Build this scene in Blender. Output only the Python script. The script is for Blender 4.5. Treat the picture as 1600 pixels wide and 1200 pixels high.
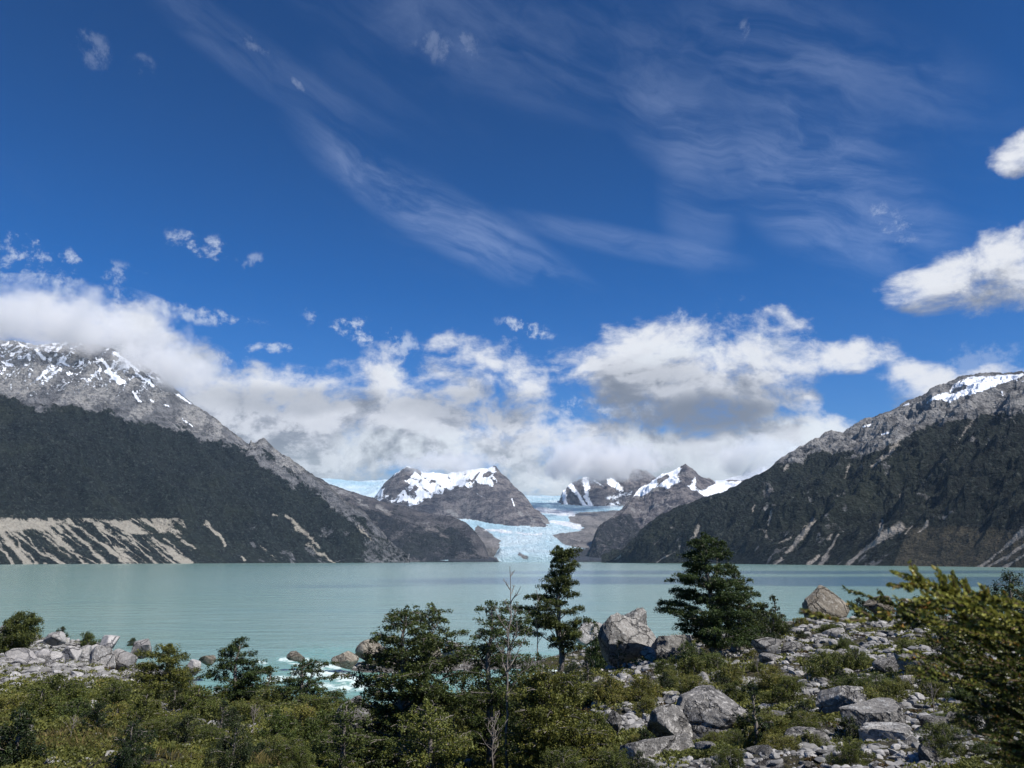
import bpy, math, random
import numpy as np

# ------------------------------------------------------------------ camera, world, sun
sc = bpy.context.scene
for o in list(bpy.data.objects):
    bpy.data.objects.remove(o)
COL = sc.collection
F = 1200.0
PITCH = math.atan(275 / 1200.0)
CP_, SP_ = math.cos(PITCH), math.sin(PITCH)
CAMZ = 12.0

cam_data = bpy.data.cameras.new("camera")
cam = bpy.data.objects.new("camera", cam_data)
COL.objects.link(cam)
cam.location = (0, 0, CAMZ)
cam.rotation_euler = (math.pi / 2 + PITCH, 0, 0)
cam_data.sensor_width = 36.0
cam_data.lens = 27.0
cam_data.clip_start = 0.05
cam_data.clip_end = 60000
cam_data.dof.use_dof = True
cam_data.dof.focus_distance = 60
cam_data.dof.aperture_fstop = 7.0
sc.camera = cam

SUN_AZ = math.radians(124)     # clockwise from the view direction (+Y)
SUN_EL = math.radians(50)
sun_data = bpy.data.lights.new("sun", 'SUN')
sun_data.energy = 5.0
sun_data.angle = math.radians(0.5)
sun_data.color = (1.0, 0.955, 0.90)
sun = bpy.data.objects.new("sun", sun_data)
COL.objects.link(sun)
sd = (math.cos(SUN_EL) * math.sin(SUN_AZ), math.cos(SUN_EL) * math.cos(SUN_AZ), math.sin(SUN_EL))
from mathutils import Vector
sun.rotation_euler = Vector(sd).to_track_quat('Z', 'Y').to_euler()

sc.view_settings.view_transform = 'Standard'
sc.view_settings.look = 'None'
sc.view_settings.exposure = 0.30
sc.view_settings.gamma = 1.0
cy = sc.cycles
cy.max_bounces = 6
cy.diffuse_bounces = 2
cy.glossy_bounces = 2
cy.transmission_bounces = 2
cy.transparent_max_bounces = 6
cy.volume_bounces = 4
cy.use_denoising = True
cy.caustics_reflective = False
cy.caustics_refractive = False


def ray(px, py):
    xc = (px - 800) / F
    yc = (600 - py) / F
    return np.array([xc, CP_ - yc * SP_, SP_ + yc * CP_])


def azel(px, py):
    d = ray(px, py)
    return math.atan2(d[0], d[1]), math.atan2(d[2], math.hypot(d[0], d[1]))


def at(px, py, Y):
    d = ray(px, py)
    return np.array([d[0] / d[1] * Y, Y, CAMZ + d[2] / d[1] * Y])


def project(P):
    x = P[..., 0]; y = P[..., 1]; z = P[..., 2] - CAMZ
    dep = np.maximum(y * CP_ + z * SP_, 1e-3)
    return 800 + F * x / dep, 600 - F * (-y * SP_ + z * CP_) / dep


# ---- node helpers
class NT:
    def __init__(s, tree):
        s.t = tree; s.n = tree.nodes; s.l = tree.links

    def new(s, typ, **kw):
        n = s.n.new(typ)
        for k, v in kw.items():
            setattr(n, k, v)
        return n

    def put(s, sock, v):
        if isinstance(v, bpy.types.NodeSocket):
            s.l.new(v, sock)
        elif v is not None:
            try:
                sock.default_value = v
            except Exception:
                sock.default_value = (*v, 1.0)

    def m(s, op, a, b=None, c=None, clamp=False):
        n = s.new('ShaderNodeMath', operation=op, use_clamp=clamp)
        s.put(n.inputs[0], a)
        if b is not None: s.put(n.inputs[1], b)
        if c is not None: s.put(n.inputs[2], c)
        return n.outputs[0]

    def v(s, op, a, b=None, scale=None):
        n = s.new('ShaderNodeVectorMath', operation=op)
        s.put(n.inputs[0], a)
        if b is not None: s.put(n.inputs[1], b)
        if scale is not None: s.put(n.inputs['Scale'], scale)
        return n.outputs['Value'] if op in ('LENGTH', 'DOT_PRODUCT') else n.outputs[0]

    def noise(s, vec, scale, detail=5, rough=0.55, dist=0.0, typ='FBM', lac=2.0, out=0):
        n = s.new('ShaderNodeTexNoise')
        n.noise_type = typ
        s.put(n.inputs['Vector'], vec)
        n.inputs['Scale'].default_value = scale
        n.inputs['Detail'].default_value = detail
        n.inputs['Roughness'].default_value = rough
        n.inputs['Distortion'].default_value = dist
        n.inputs['Lacunarity'].default_value = lac
        return n.outputs[out]

    def ramp(s, x, a, b, lo=0.0, hi=1.0, smooth=True):
        n = s.new('ShaderNodeMapRange')
        n.interpolation_type = 'SMOOTHSTEP' if smooth else 'LINEAR'
        s.put(n.inputs[0], x)
        s.put(n.inputs[1], a); s.put(n.inputs[2], b)
        s.put(n.inputs[3], lo); s.put(n.inputs[4], hi)
        return n.outputs[0]

    def mix(s, f, a, b, blend='MIX'):
        n = s.new('ShaderNodeMix', data_type='RGBA', blend_type=blend)
        s.put(n.inputs[0], f)
        for sock, v in ((n.inputs[6], a), (n.inputs[7], b)):
            if isinstance(v, bpy.types.NodeSocket): s.l.new(v, sock)
            else: sock.default_value = (*v, 1.0)
        return n.outputs[2]

    def attr(s, name, fac=True):
        n = s.new('ShaderNodeAttribute', attribute_name=name)
        return n.outputs['Fac'] if fac else n.outputs['Color']

    def mapping(s, vec, scale=(1, 1, 1), rot=(0, 0, 0), loc=(0, 0, 0)):
        n = s.new('ShaderNodeMapping')
        s.put(n.inputs['Vector'], vec)
        n.inputs['Scale'].default_value = scale
        n.inputs['Rotation'].default_value = rot
        n.inputs['Location'].default_value = loc
        return n.outputs[0]


# ---- cumulus ellipses on the sky: px cx, cy, rx, ry, strength
CUM = [
    (-20, 505, 75, 50, 1.0), (95, 508, 110, 42, 1.0), (190, 525, 80, 45, .95), (265, 590, 85, 60, 1.0),
    (360, 645, 120, 62, 1.3), (500, 660, 130, 62, 1.35), (598, 600, 38, 48, .8), (640, 690, 150, 62, 1.4),
    (735, 600, 80, 60, .8), (800, 600, 70, 50, .7), (800, 690, 120, 55, 1.15), (700, 540, 40, 22, .55),
    (960, 712, 130, 44, 1.2), (1070, 728, 170, 46, 1.35), (1210, 692, 120, 36, 1.35), (1290, 665, 40, 18, .7),
    (925, 570, 70, 42, .8), (1010, 578, 95, 56, 1.2), (1125, 575, 105, 64, 1.3), (1105, 630, 125, 48, 1.25),
    (1195, 610, 65, 60, .8), (1250, 552, 45, 20, .6),
    (1345, 553, 62, 27, .85), (1410, 585, 50, 26, .75), (1440, 610, 55, 34, .85),
    (1445, 448, 62, 32, .95), (1500, 425, 58, 40, .95), (1565, 412, 62, 44, 1.05), (1600, 452, 90, 36, 1.1), (1618, 232, 55, 32, .85), (1580, 575, 60, 14, .6),
    (560, 735, 260, 42, .9), (850, 745, 200, 48, 1.0),
]
# thin torn wisps: px cx, cy, rx, ry, tilt, strength
WISP = [
    (148, 78, 40, 20, 25, .17), (222, 100, 18, 14, 20, .13), (312, 384, 46, 18, 5, .75), (822, 513, 42, 13, 15, .85), (1158, 62, 24, 16, -40, .22),
    (565, 518, 85, 18, 12, .9), (418, 544, 46, 9, -4, .8), (30, 410, 130, 30, 6, .7), (40, 378, 110, 12, 10, .8), (260, 483, 130, 13, 3, .7),
    (1392, 352, 34, 26, 50, .45), (465, 132, 14, 5, 40, .2), (398, 408, 18, 10, -30, .4), (1060, 498, 22, 14, 0, .5), (130, 420, 90, 16, 0, .5),
    (410, 70, 34, 14, 0, .16), (700, 72, 60, 22, 0, .14), (350, 570, 120, 18, 5, .7), (620, 545, 60, 26, 20, .6), (950, 640, 130, 16, 4, .8), (1520, 560, 60, 20, 0, .3),
]

world = bpy.data.worlds.new("World")
sc.world = world
world.use_nodes = True
W = NT(world.node_tree)
W.n.clear()
SKY_STRENGTH = 0.062


def density_group():
    g = bpy.data.node_groups.new("cumulus_density", 'ShaderNodeTree')
    g.interface.new_socket("Vector", in_out='INPUT', socket_type='NodeSocketVector')
    g.interface.new_socket("Warp", in_out='INPUT', socket_type='NodeSocketVector')
    g.interface.new_socket("Density", in_out='OUTPUT', socket_type='NodeSocketFloat')
    G = NT(g)
    gi = G.new('NodeGroupInput'); go = G.new('NodeGroupOutput')
    vec = gi.outputs[0]                      # (az, el, 0)
    acc = None
    for (cx, cyy, rx, ry, st) in CUM:
        a, e = azel(cx, cyy)
        a2, _ = azel(cx + 10, cyy); _, e2 = azel(cx, cyy - 10)
        sa = (a2 - a) / 10 * rx; se = (e2 - e) / 10 * ry
        d = G.v('SUBTRACT', vec, (a, e, 0))
        d = G.v('MULTIPLY', d, (1 / sa, 1 / se, 0))
        q = G.v('DOT_PRODUCT', d, d)
        f = G.m('MULTIPLY_ADD', q, -0.62, st)
        if acc is None:
            acc = f
        else:
            acc = G.m('SMOOTH_MAX', acc, f, 0.25)
    acc = G.m('MAXIMUM', acc, -1.2)
    nv = G.v('MULTIPLY', vec, (1.0, 1.5, 1.0))
    nv = G.v('ADD', nv, gi.outputs[1])
    n1 = G.noise(nv, 9.0, 9, 0.60)
    n2 = G.noise(nv, 25.0, 6, 0.66)
    t = G.m('MULTIPLY_ADD', n1, 4.2, -2.22)
    t = G.m('ADD', t, G.m('MULTIPLY_ADD', n2, 2.0, -0.98))
    r = G.m('ADD', acc, t)
    G.l.new(r, go.inputs[0])
    return g


def build_world():
    out = W.new('ShaderNodeOutputWorld')
    bg = W.new('ShaderNodeBackground')
    W.l.new(bg.outputs[0], out.inputs[0])
    sky = W.new('ShaderNodeTexSky', sky_type='NISHITA')
    sky.sun_disc = False
    sky.sun_elevation = SUN_EL
    sky.sun_rotation = SUN_AZ
    sky.altitude = 300
    sky.air_density = 1.0
    sky.dust_density = 0.3
    sky.ozone_density = 3.0
    base = sky.outputs[0]
    hs = W.new('ShaderNodeHueSaturation')
    hs.inputs['Saturation'].default_value = 1.5
    hs.inputs['Value'].default_value = 1.08
    W.l.new(base, hs.inputs['Color'])
    tc = W.new('ShaderNodeTexCoord')
    dirv = tc.outputs['Generated']
    sep = W.new('ShaderNodeSeparateXYZ'); W.l.new(dirv, sep.inputs[0])
    az = W.m('ARCTAN2', sep.outputs[0], sep.outputs[1])
    el = W.m('ARCSINE', sep.outputs[2])
    tintc = W.mix(W.ramp(el, math.radians(10), math.radians(38)), (0.74, 1.0, 1.36), (0.93, 0.66, 0.90))
    base = W.mix(1.0, hs.outputs[0], tintc, 'MULTIPLY')
    comb = W.new('ShaderNodeCombineXYZ'); W.l.new(az, comb.inputs[0]); W.l.new(el, comb.inputs[1])
    p = comb.outputs[0]
    # gentle warp
    wn = W.noise(p, 5.0, 3, 0.5, out=1)
    warp = W.v('MULTIPLY', W.v('SUBTRACT', wn, (0.5, 0.5, 0.5)), (0.10, 0.06, 0.0))
    g = density_group()

    def dens(vec):
        n = W.new('ShaderNodeGroup'); n.node_tree = g
        W.l.new(vec, n.inputs[0]); W.l.new(warp, n.inputs[1])
        return n.outputs[0]
    d0 = dens(p)
    d1 = dens(W.v('ADD', p, (0.018, 0.036, 0)))
    alpha = W.ramp(d0, -0.22, 0.98)
    # how much cloud lies between this point and the sun (above, to the right)
    thick = W.ramp(d1, -0.2, 1.75, 0.0, 1.0, smooth=False)
    k = 1.0 / SKY_STRENGTH
    c_hi = (0.69 * k, 0.70 * k, 0.73 * k)
    c_mid = (0.42 * k, 0.435 * k, 0.48 * k)
    c_lo = (0.165 * k, 0.18 * k, 0.21 * k)
    cr = W.mix(W.ramp(thick, 0.0, 0.48), c_hi, c_mid)
    cr = W.mix(W.ramp(thick, 0.42, 0.95), cr, c_lo)
    rel = W.ramp(W.m('SUBTRACT', d0, d1), -0.75, 0.75)
    cr = W.mix(W.ramp(rel, .50, 1.0, 0, .6), cr, c_hi)
    cr = W.mix(W.ramp(rel, .48, .0, 0, .42), cr, c_lo)
    dk = None
    for (cx, cyy, rx, ry, st) in ((1095, 655, 140, 34, 1.15), (1530, 480, 110, 16, .55), (450, 625, 150, 22, .55), (730, 640, 150, 26, .5), (330, 560, 80, 30, .5), (960, 725, 120, 26, .8), (1010, 610, 90, 40, .35), (1180, 640, 60, 40, .5), (100, 535, 150, 20, .5)):
        a, e = azel(cx, cyy)
        d = W.v('MULTIPLY', W.v('ADD', W.v('SUBTRACT', p, (a, e, 0)), warp), (F / rx, F / ry, 0))
        f = W.m('MULTIPLY', W.ramp(W.v('DOT_PRODUCT', d, d), 0, 1.7, 1, 0), st)
        dk = f if dk is None else W.m('MAXIMUM', dk, f)
    cr = W.mix(W.m('MULTIPLY', dk, .88), cr, c_lo)
    # towards the horizon the air glows through the clouds
    lowg = W.ramp(el, math.radians(4.0), math.radians(10.0), 0.70, 0.0)
    lowc = (0.52 * k, 0.60 * k, 0.64 * k)
    cr = W.mix(W.m('MULTIPLY', lowg, 0.85), cr, lowc)
    # cirrus: long streaks falling to the right
    rot = W.mapping(p, rot=(0, 0, math.radians(20)))
    ci = W.mapping(rot, scale=(2.0, 8.5, 1.0))
    cwn = W.noise(p, 3.0, 4, 0.6, out=1)
    ci = W.v('ADD', ci, W.v('MULTIPLY', W.v('SUBTRACT', cwn, (0.5, 0.5, 0.5)), (.8, .8, 0)))
    c1 = W.noise(ci, 2.0, 9, 0.65, .35)
    c2 = W.noise(W.v('ADD', p, (3.1, 1.7, 0.0)), 3.2, 4, 0.55)
    cir = W.m('MULTIPLY', W.m('MULTIPLY', W.ramp(c1, 0.42, 0.80), W.ramp(c2, 0.46, 0.70)), .16)
    # two marked streaks / patches
    for (cx, cyy, rx, ry, rr, st) in ((690, 340, 250, 46, 25, 1.15), (1290, 300, 190, 90, 40, 1.0), (980, 380, 190, 22, 14, .6), (1050, 200, 90, 60, 30, .4), (420, 110, 260, 34, 20, .35), (900, 90, 420, 80, 10, .4), (1090, 300, 60, 120, 0, .45), (1300, 100, 240, 80, 30, .45)):
        a, e = azel(cx, cyy)
        d = W.v('SUBTRACT', p, (a, e, 0))
        d = W.mapping(d, rot=(0, 0, math.radians(rr)))
        d = W.v('MULTIPLY', d, (F / rx, F / ry, 0))
        q = W.v('DOT_PRODUCT', d, d)
        f = W.m('MULTIPLY', W.ramp(q, 0, 1.6, 1, 0), W.ramp(c1, 0.34, 0.72))
        cir = W.m('MULTIPLY_ADD', f, st, cir)
    cir = W.m('MULTIPLY', cir, 0.27, clamp=True)
    wn2 = W.noise(W.v('ADD', p, W.v('MULTIPLY', warp, (.6, .6, 0))), 30.0, 7, 0.68)
    wsum = None; wfall = None
    for (cx, cyy, rx, ry, rr, st) in WISP:
        a, e = azel(cx, cyy)
        d = W.v('SUBTRACT', p, (a, e, 0))
        d = W.mapping(d, rot=(0, 0, math.radians(rr)), scale=(1, 1, 1))
        d = W.v('MULTIPLY', d, (F / rx, F / ry, 0))
        q = W.v('DOT_PRODUCT', d, d)
        fl = W.ramp(q, 0, 2.2, 1, 0)
        f = W.m('MULTIPLY', W.ramp(q, 0.2, 2.2, 1, 0), st)
        wsum = f if wsum is None else W.m('MAXIMUM', wsum, f)
        wfall = fl if wfall is None else W.m('MAXIMUM', wfall, fl)
    wal = W.m('MULTIPLY', wsum, W.ramp(W.m('ADD', wfall, W.m('MULTIPLY_ADD', wn2, 8.0, -4.3)), .35, 1.7))
    base = W.mix(cir, base, (0.46 * k, 0.56 * k, 0.80 * k))
    base = W.mix(wal, base, (0.50 * k, 0.56 * k, 0.68 * k))
    br = None
    for (cx, cyy, rx, ry, st) in ((640, 705, 120, 34, .8), (1010, 690, 70, 24, .6), (1245, 680, 80, 34, .9), (620, 575, 30, 20, .5), (1020, 550, 70, 22, .4), (1150, 545, 90, 24, .5), (850, 750, 60, 16, .7), (1140, 715, 70, 22, .7)):
        a, e = azel(cx, cyy)
        d = W.v('MULTIPLY', W.v('ADD', W.v('SUBTRACT', p, (a, e, 0)), warp), (F / rx, F / ry, 0))
        f = W.m('MULTIPLY', W.ramp(W.v('DOT_PRODUCT', d, d), 0, 1.7, 1, 0), st)
        br = f if br is None else W.m('MAXIMUM', br, f)
    brn = W.ramp(W.noise(W.v('ADD', p, warp), 22.0, 6, .6), .38, .60)
    cr = W.mix(W.m('MULTIPLY', br, brn), cr, (0.70 * k, 0.74 * k, 0.77 * k))
    col = W.mix(alpha, base, cr)
    # below the horizon: no clouds needed, keep the sky tone
    W.l.new(col, bg.inputs[0])
    bg.inputs[1].default_value = SKY_STRENGTH


build_world()
try:
    world.cycles.sampling_method = 'MANUAL'
    world.cycles.sample_map_resolution = 512
except Exception:
    pass

# ------------------------------------------------------------------ numpy noise and mesh helpers
_rs = np.random.RandomState(7)
_PERM = np.concatenate([_rs.permutation(256)] * 3).astype(np.int64)
_ang = _rs.rand(256) * 2 * math.pi
_GX, _GY = np.cos(_ang), np.sin(_ang)


def pn(x, y, seed=0):
    x = np.asarray(x, float) + seed * 17.31; y = np.asarray(y, float) + seed * 9.77
    xi = np.floor(x).astype(np.int64); yi = np.floor(y).astype(np.int64)
    xf = x - xi; yf = y - yi
    xi &= 255; yi &= 255
    u = xf * xf * xf * (xf * (xf * 6 - 15) + 10); v = yf * yf * yf * (yf * (yf * 6 - 15) + 10)

    def g(ix, iy, dx, dy):
        h = _PERM[_PERM[ix & 255] + (iy & 255)]
        return _GX[h] * dx + _GY[h] * dy
    a = g(xi, yi, xf, yf); b = g(xi + 1, yi, xf - 1, yf)
    c = g(xi, yi + 1, xf, yf - 1); d = g(xi + 1, yi + 1, xf - 1, yf - 1)
    return (a + u * (b - a) + v * ((c + u * (d - c)) - (a + u * (b - a)))) * 1.5


def fbm(x, y, o=5, seed=0, gain=0.5):
    s = 0; a = 1; t = 0
    for i in range(o):
        s = s + a * pn(x * 2.03 ** i, y * 2.03 ** i, seed + i * 3); t += a; a *= gain
    return s / t


def ridged(x, y, o=5, seed=0, gain=0.5):
    s = 0; a = 1; t = 0
    for i in range(o):
        s = s + a * (1 - 2 * np.abs(pn(x * 2.03 ** i, y * 2.03 ** i, seed + i * 3))); t += a; a *= gain
    return s / t


def sstep(a, b, x):
    t = np.clip((x - a) / (b - a), 0, 1)
    return t * t * (3 - 2 * t)


def mesh_np(name, V, faces, k, attrs=None, smooth=True):
    """V (n,3), faces (m,k)"""
    me = bpy.data.meshes.new(name)
    V = np.ascontiguousarray(V, dtype=np.float32)
    faces = np.ascontiguousarray(faces, dtype=np.int32)
    me.vertices.add(len(V)); me.vertices.foreach_set('co', V.ravel())
    m = len(faces)
    me.loops.add(m * k); me.loops.foreach_set('vertex_index', faces.ravel())
    me.polygons.add(m)
    me.polygons.foreach_set('loop_start', np.arange(0, m * k, k, dtype=np.int32))
    me.polygons.foreach_set('loop_total', np.full(m, k, dtype=np.int32))
    me.polygons.foreach_set('use_smooth', np.full(m, smooth, dtype=bool))
    if attrs:
        for an, av in attrs.items():
            at_ = me.attributes.new(an, 'FLOAT', 'POINT')
            at_.data.foreach_set('value', np.ascontiguousarray(av, dtype=np.float32).ravel())
    me.update(calc_edges=True)
    return me


def grid_faces(nr, nc):
    i = np.arange(nr - 1)[:, None] * nc + np.arange(nc - 1)[None, :]
    return np.stack([i, i + 1, i + nc + 1, i + nc], -1).reshape(-1, 4)


def link(name, me, mat=None, parent=None, loc=None, rotz=0.0):
    o = bpy.data.objects.new(name, me)
    COL.objects.link(o)
    if mat is not None and me is not None and not me.materials:
        me.materials.append(mat)
    if parent is not None:
        o.parent = parent
    if loc is not None:
        o.location = loc
    if rotz:
        o.rotation_euler = (0, 0, rotz)
    return o


def tag(o, label, cat, group=None, kind=None):
    o['label'] = label; o['category'] = cat
    if group: o['group'] = group
    if kind: o['kind'] = kind
    return o


def new_mat(name):
    m = bpy.data.materials.new(name)
    m.use_nodes = True
    T = NT(m.node_tree)
    b = m.node_tree.nodes['Principled BSDF']
    b.inputs['Roughness'].default_value = 0.9
    b.inputs['Specular IOR Level'].default_value = 0.2
    return m, T, b


def bump(T, b, h, strength, dist):
    n = T.new('ShaderNodeBump')
    n.inputs['Strength'].default_value = strength
    n.inputs['Distance'].default_value = dist
    T.l.new(h, n.inputs['Height'])
    T.l.new(n.outputs[0], b.inputs['Normal'])


# ------------------------------------------------------------------ mountain material
def mountain_material(name, forest_a, forest_b, rock_a, rock_b, scree_c, snow_c=(0.80, 0.84, 0.90), canopy=0.16, sc_=1.0):
    m, T, b = new_mat(name)
    tc = T.new('ShaderNodeTexCoord'); P = tc.outputs['Object']
    f1 = T.noise(P, 0.055 * sc_, 4, 0.7)
    f2 = T.noise(P, 0.006 * sc_, 4, 0.6)
    f3 = T.noise(P, canopy * 0.75, 3, 0.6)
    forest = T.mix(T.ramp(f2, 0.35, 0.68), forest_a, forest_b)
    forest = T.mix(T.ramp(f1, 0.42, 0.60, 0, 0.85), forest, tuple(c * 0.22 for c in forest_a))
    fg = T.noise(P, 0.09, 3, .7)
    forest = T.mix(T.ramp(fg, .53, .68, 0, .85), forest, (0.055, 0.063, 0.056))
    f5 = T.noise(P, .0022, 5, .65)
    forest = T.mix(T.ramp(f5, .50, .66, 0, .5), forest, (0.028, 0.034, 0.020))
    forest = T.mix(T.ramp(f3, 0.55, 0.78, 0, 0.55), forest, tuple(c * 1.7 + 0.012 for c in forest_b))
    Pst = T.v('MULTIPLY', P, (1.0, 1.0, 2.2))
    r1 = T.noise(Pst, 0.014 * sc_, 9, 0.70, 0.6)
    r2 = T.noise(P, 0.11 * sc_, 4, 0.7)
    rock = T.mix(T.ramp(r1, 0.40, 0.60), rock_a, rock_b)
    rock = T.mix(T.ramp(r2, 0.50, 0.70, 0, 0.6), rock, tuple(c * 0.42 for c in rock_a))
    scree = T.mix(T.ramp(r2, 0.35, 0.7), scree_c, tuple(c * 0.72 for c in scree_c))
    scree = T.mix(T.ramp(T.attr('rock'), .4, .8, 0, .9), scree, T.mix(T.ramp(r2, .35, .7), (.36, .355, .345), (.24, .24, .24)))
    ns = T.m('MULTIPLY_ADD', T.noise(P, 0.05 * sc_, 6, 0.75), 1.25, -0.625)

    def mask(an, w=0.10):
        return T.ramp(T.m('ADD', T.attr(an), ns), 0.5 - w, 0.5 + w)
    c = T.mix(mask('rock'), forest, rock)
    ns2 = T.m('MULTIPLY_ADD', T.noise(Pst, 0.035 * sc_, 6, 0.75), 1.5, -0.80)
    c = T.mix(T.ramp(T.m('ADD', T.attr('scree'), ns2), .32, .68), c, scree)
    c = T.mix(mask('snow', 0.07), c, snow_c)
    T.l.new(c, b.inputs['Base Color'])
    # canopy and crag relief
    sn = T.m('SUBTRACT', 1.0, mask('snow', 0.07))
    h = T.m('ADD', T.m('MULTIPLY', f3, 0.8), T.m('MULTIPLY', r1, 1.5))
    h = T.m('MULTIPLY', h, sn)
    bump(T, b, h, 1.0, 16.0 / sc_)
    return m


def interp_px(tab, px):
    tab = np.array(tab, float)
    return np.interp(px, tab[:, 0], tab[:, 1])


def strokes_mask(PX, PY, strokes, wob=None):
    out = np.zeros_like(PX)
    if wob is not None:
        PX = PX + wob[0]; PY = PY + wob[1]
    for s in strokes:
        pts = s[:-1]; amp = s[-1]
        for (x0, y0, w0), (x1, y1, w1) in zip(pts[:-1], pts[1:]):
            dx, dy = x1 - x0, y1 - y0
            L = dx * dx + dy * dy + 1e-6
            t = np.clip(((PX - x0) * dx + (PY - y0) * dy) / L, 0, 1)
            d = np.hypot(PX - x0 - t * dx, PY - y0 - t * dy)
            w = w0 + (w1 - w0) * t
            out = np.maximum(out, amp * np.clip(1.0 - d / (w * 2.0), 0, 1))
    return out


def poly_mask(PX, PY, poly, soft=4.0):
    inside = np.zeros(PX.shape, bool)
    dmin = np.full(PX.shape, 1e9)
    n = len(poly)
    for i in range(n):
        x0, y0 = poly[i]; x1, y1 = poly[(i + 1) % n]
        c = ((y0 > PY) != (y1 > PY)) & (PX < (x1 - x0) * (PY - y0) / ((y1 - y0) + 1e-9) + x0)
        inside ^= c
        dx, dy = x1 - x0, y1 - y0
        L = dx * dx + dy * dy + 1e-6
        t = np.clip(((PX - x0) * dx + (PY - y0) * dy) / L, 0, 1)
        dmin = np.minimum(dmin, np.hypot(PX - x0 - t * dx, PY - y0 - t * dy))
    sd_ = np.where(inside, dmin, -dmin)
    return np.clip(0.5 + 0.5 * sd_ / soft, 0, 1)


def mountain(name, px0, px1, ncol, nrow, nback, skyline, baseY, ridgeY, prof, relief, masks, mat,
             seed=1, sky_noise=0.0015, zbase=-15.0, back_drop=0.7, back_len=0.6, clampk=0.996, gscale=1.0, axis=0.0, cut=1.0):
    """A mountain as a height field swept in directions seen from the lake outlet: foot, slope, ridge and back."""
    px = np.linspace(px0, px1, ncol)
    sky = np.array(skyline, float)
    az = np.array([azel(a, np.interp(a, sky[:, 0], sky[:, 1]))[0] for a in px])
    tan = np.array([math.tan(azel(a, np.interp(a, sky[:, 0], sky[:, 1]))[1]) for a in px])
    kk = np.exp(-np.linspace(-2, 2, 61) ** 2); kk /= kk.sum()
    tan_s = np.convolve(np.pad(tan, 30, mode='edge'), kk, 'valid')
    tan = tan + sky_noise * (fbm(az * 60, az * 0 + seed, 6, seed, 0.62) * 2.0)
    rb = interp_px(baseY, px) / np.cos(az); rr = interp_px(ridgeY, px) / np.cos(az)
    s = np.concatenate([np.linspace(0, 1, nrow) ** 0.9, 1 + np.linspace(0, back_len, nback + 1)[1:]])
    S, A = np.meshgrid(s, az, indexing='ij')
    RB = rb[None, :] + 0 * S; RR = rr[None, :] + 0 * S
    R = RB + S * (RR - RB)
    wr = sstep(.80, 1.0, S)
    ZR = CAMZ + (tan[None, :] * wr + tan_s[None, :] * (1 - wr)) * RR
    X = R * np.sin(A); Y = R * np.cos(A)
    Sf = np.clip(S, 0, 1)
    H = prof(Sf)
    Z = zbase + (ZR - zbase) * H
    # relief
    ca, sa = math.cos(axis), math.sin(axis)
    U = X * ca + Y * sa; Vv = -X * sa + Y * ca          # U along the valley side, V down the slope
    gul = ridged(U / (330 * gscale), Vv / (1000 * gscale), 6, seed + 40, 0.55)
    crag = ridged(X / (260 * gscale), Y / (260 * gscale), 7, seed + 80, 0.60)
    env = np.clip(Sf * 5, 0, 1) * (1 - 0.75 * sstep(0.8, 1.0, Sf))
    Zn = Z + relief * env * (0.55 * gul + 0.45 * crag - 0.2)
    lim = CAMZ + (np.minimum(tan, tan_s)[None, :] * clampk * (1 - wr) + tan[None, :] * clampk * wr) * R
    Zf = np.minimum(Zn, np.where(S < 1, lim, 1e9))
    soft = np.where((Zn > lim) & (S < 1), -0.012 * np.minimum(Zn - lim, 400), 0)
    Zf = Zf + soft
    Zb = ZR * (1 - back_drop * ((S - 1) / back_len)) + relief * 0.3 * crag * np.clip((S - 1) * 6, 0, 1)
    Z = np.where(S <= 1, Zf, Zb)
    Z[0, :] = zbase
    P = np.stack([X, Y, Z], -1)
    PX, PY = project(P)
    A_ = masks(PX, PY, P, S, gul, crag)
    V = P.reshape(-1, 3)
    attrs = {k: v.reshape(-1) for k, v in A_.items()}
    me = mesh_np(name, V, grid_faces(len(s), ncol)[:, ::-1], 4, attrs)
    return link(name, me, mat)


# ------------------------------------------------------------------ the mountains
mat_left = mountain_material("left_mountain", (0.008, 0.013, 0.013), (0.015, 0.021, 0.018), (0.085, 0.088, 0.095), (0.20, 0.203, 0.212), (0.40, 0.37, 0.31))
mat_right = mountain_material("right_mountain", (0.008, 0.013, 0.011), (0.017, 0.022, 0.016), (0.085, 0.085, 0.088), (0.23, 0.228, 0.225), (0.36, 0.33, 0.29))
mat_far = mountain_material("far_mountain", (0.026, 0.028, 0.034), (0.045, 0.044, 0.048), (0.075, 0.072, 0.085), (0.24, 0.22, 0.215), (0.32, 0.29, 0.265), (0.85, 0.89, 0.94), sc_=0.6)


mat_dim = mountain_material("shaded_ridge", (0.020, 0.023, 0.030), (0.035, 0.036, 0.042), (0.06, 0.058, 0.065), (0.13, 0.122, 0.125), (0.22, 0.20, 0.19), sc_=0.6)  # darker copy of the far rock: cloud shadow put into its colours


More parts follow.
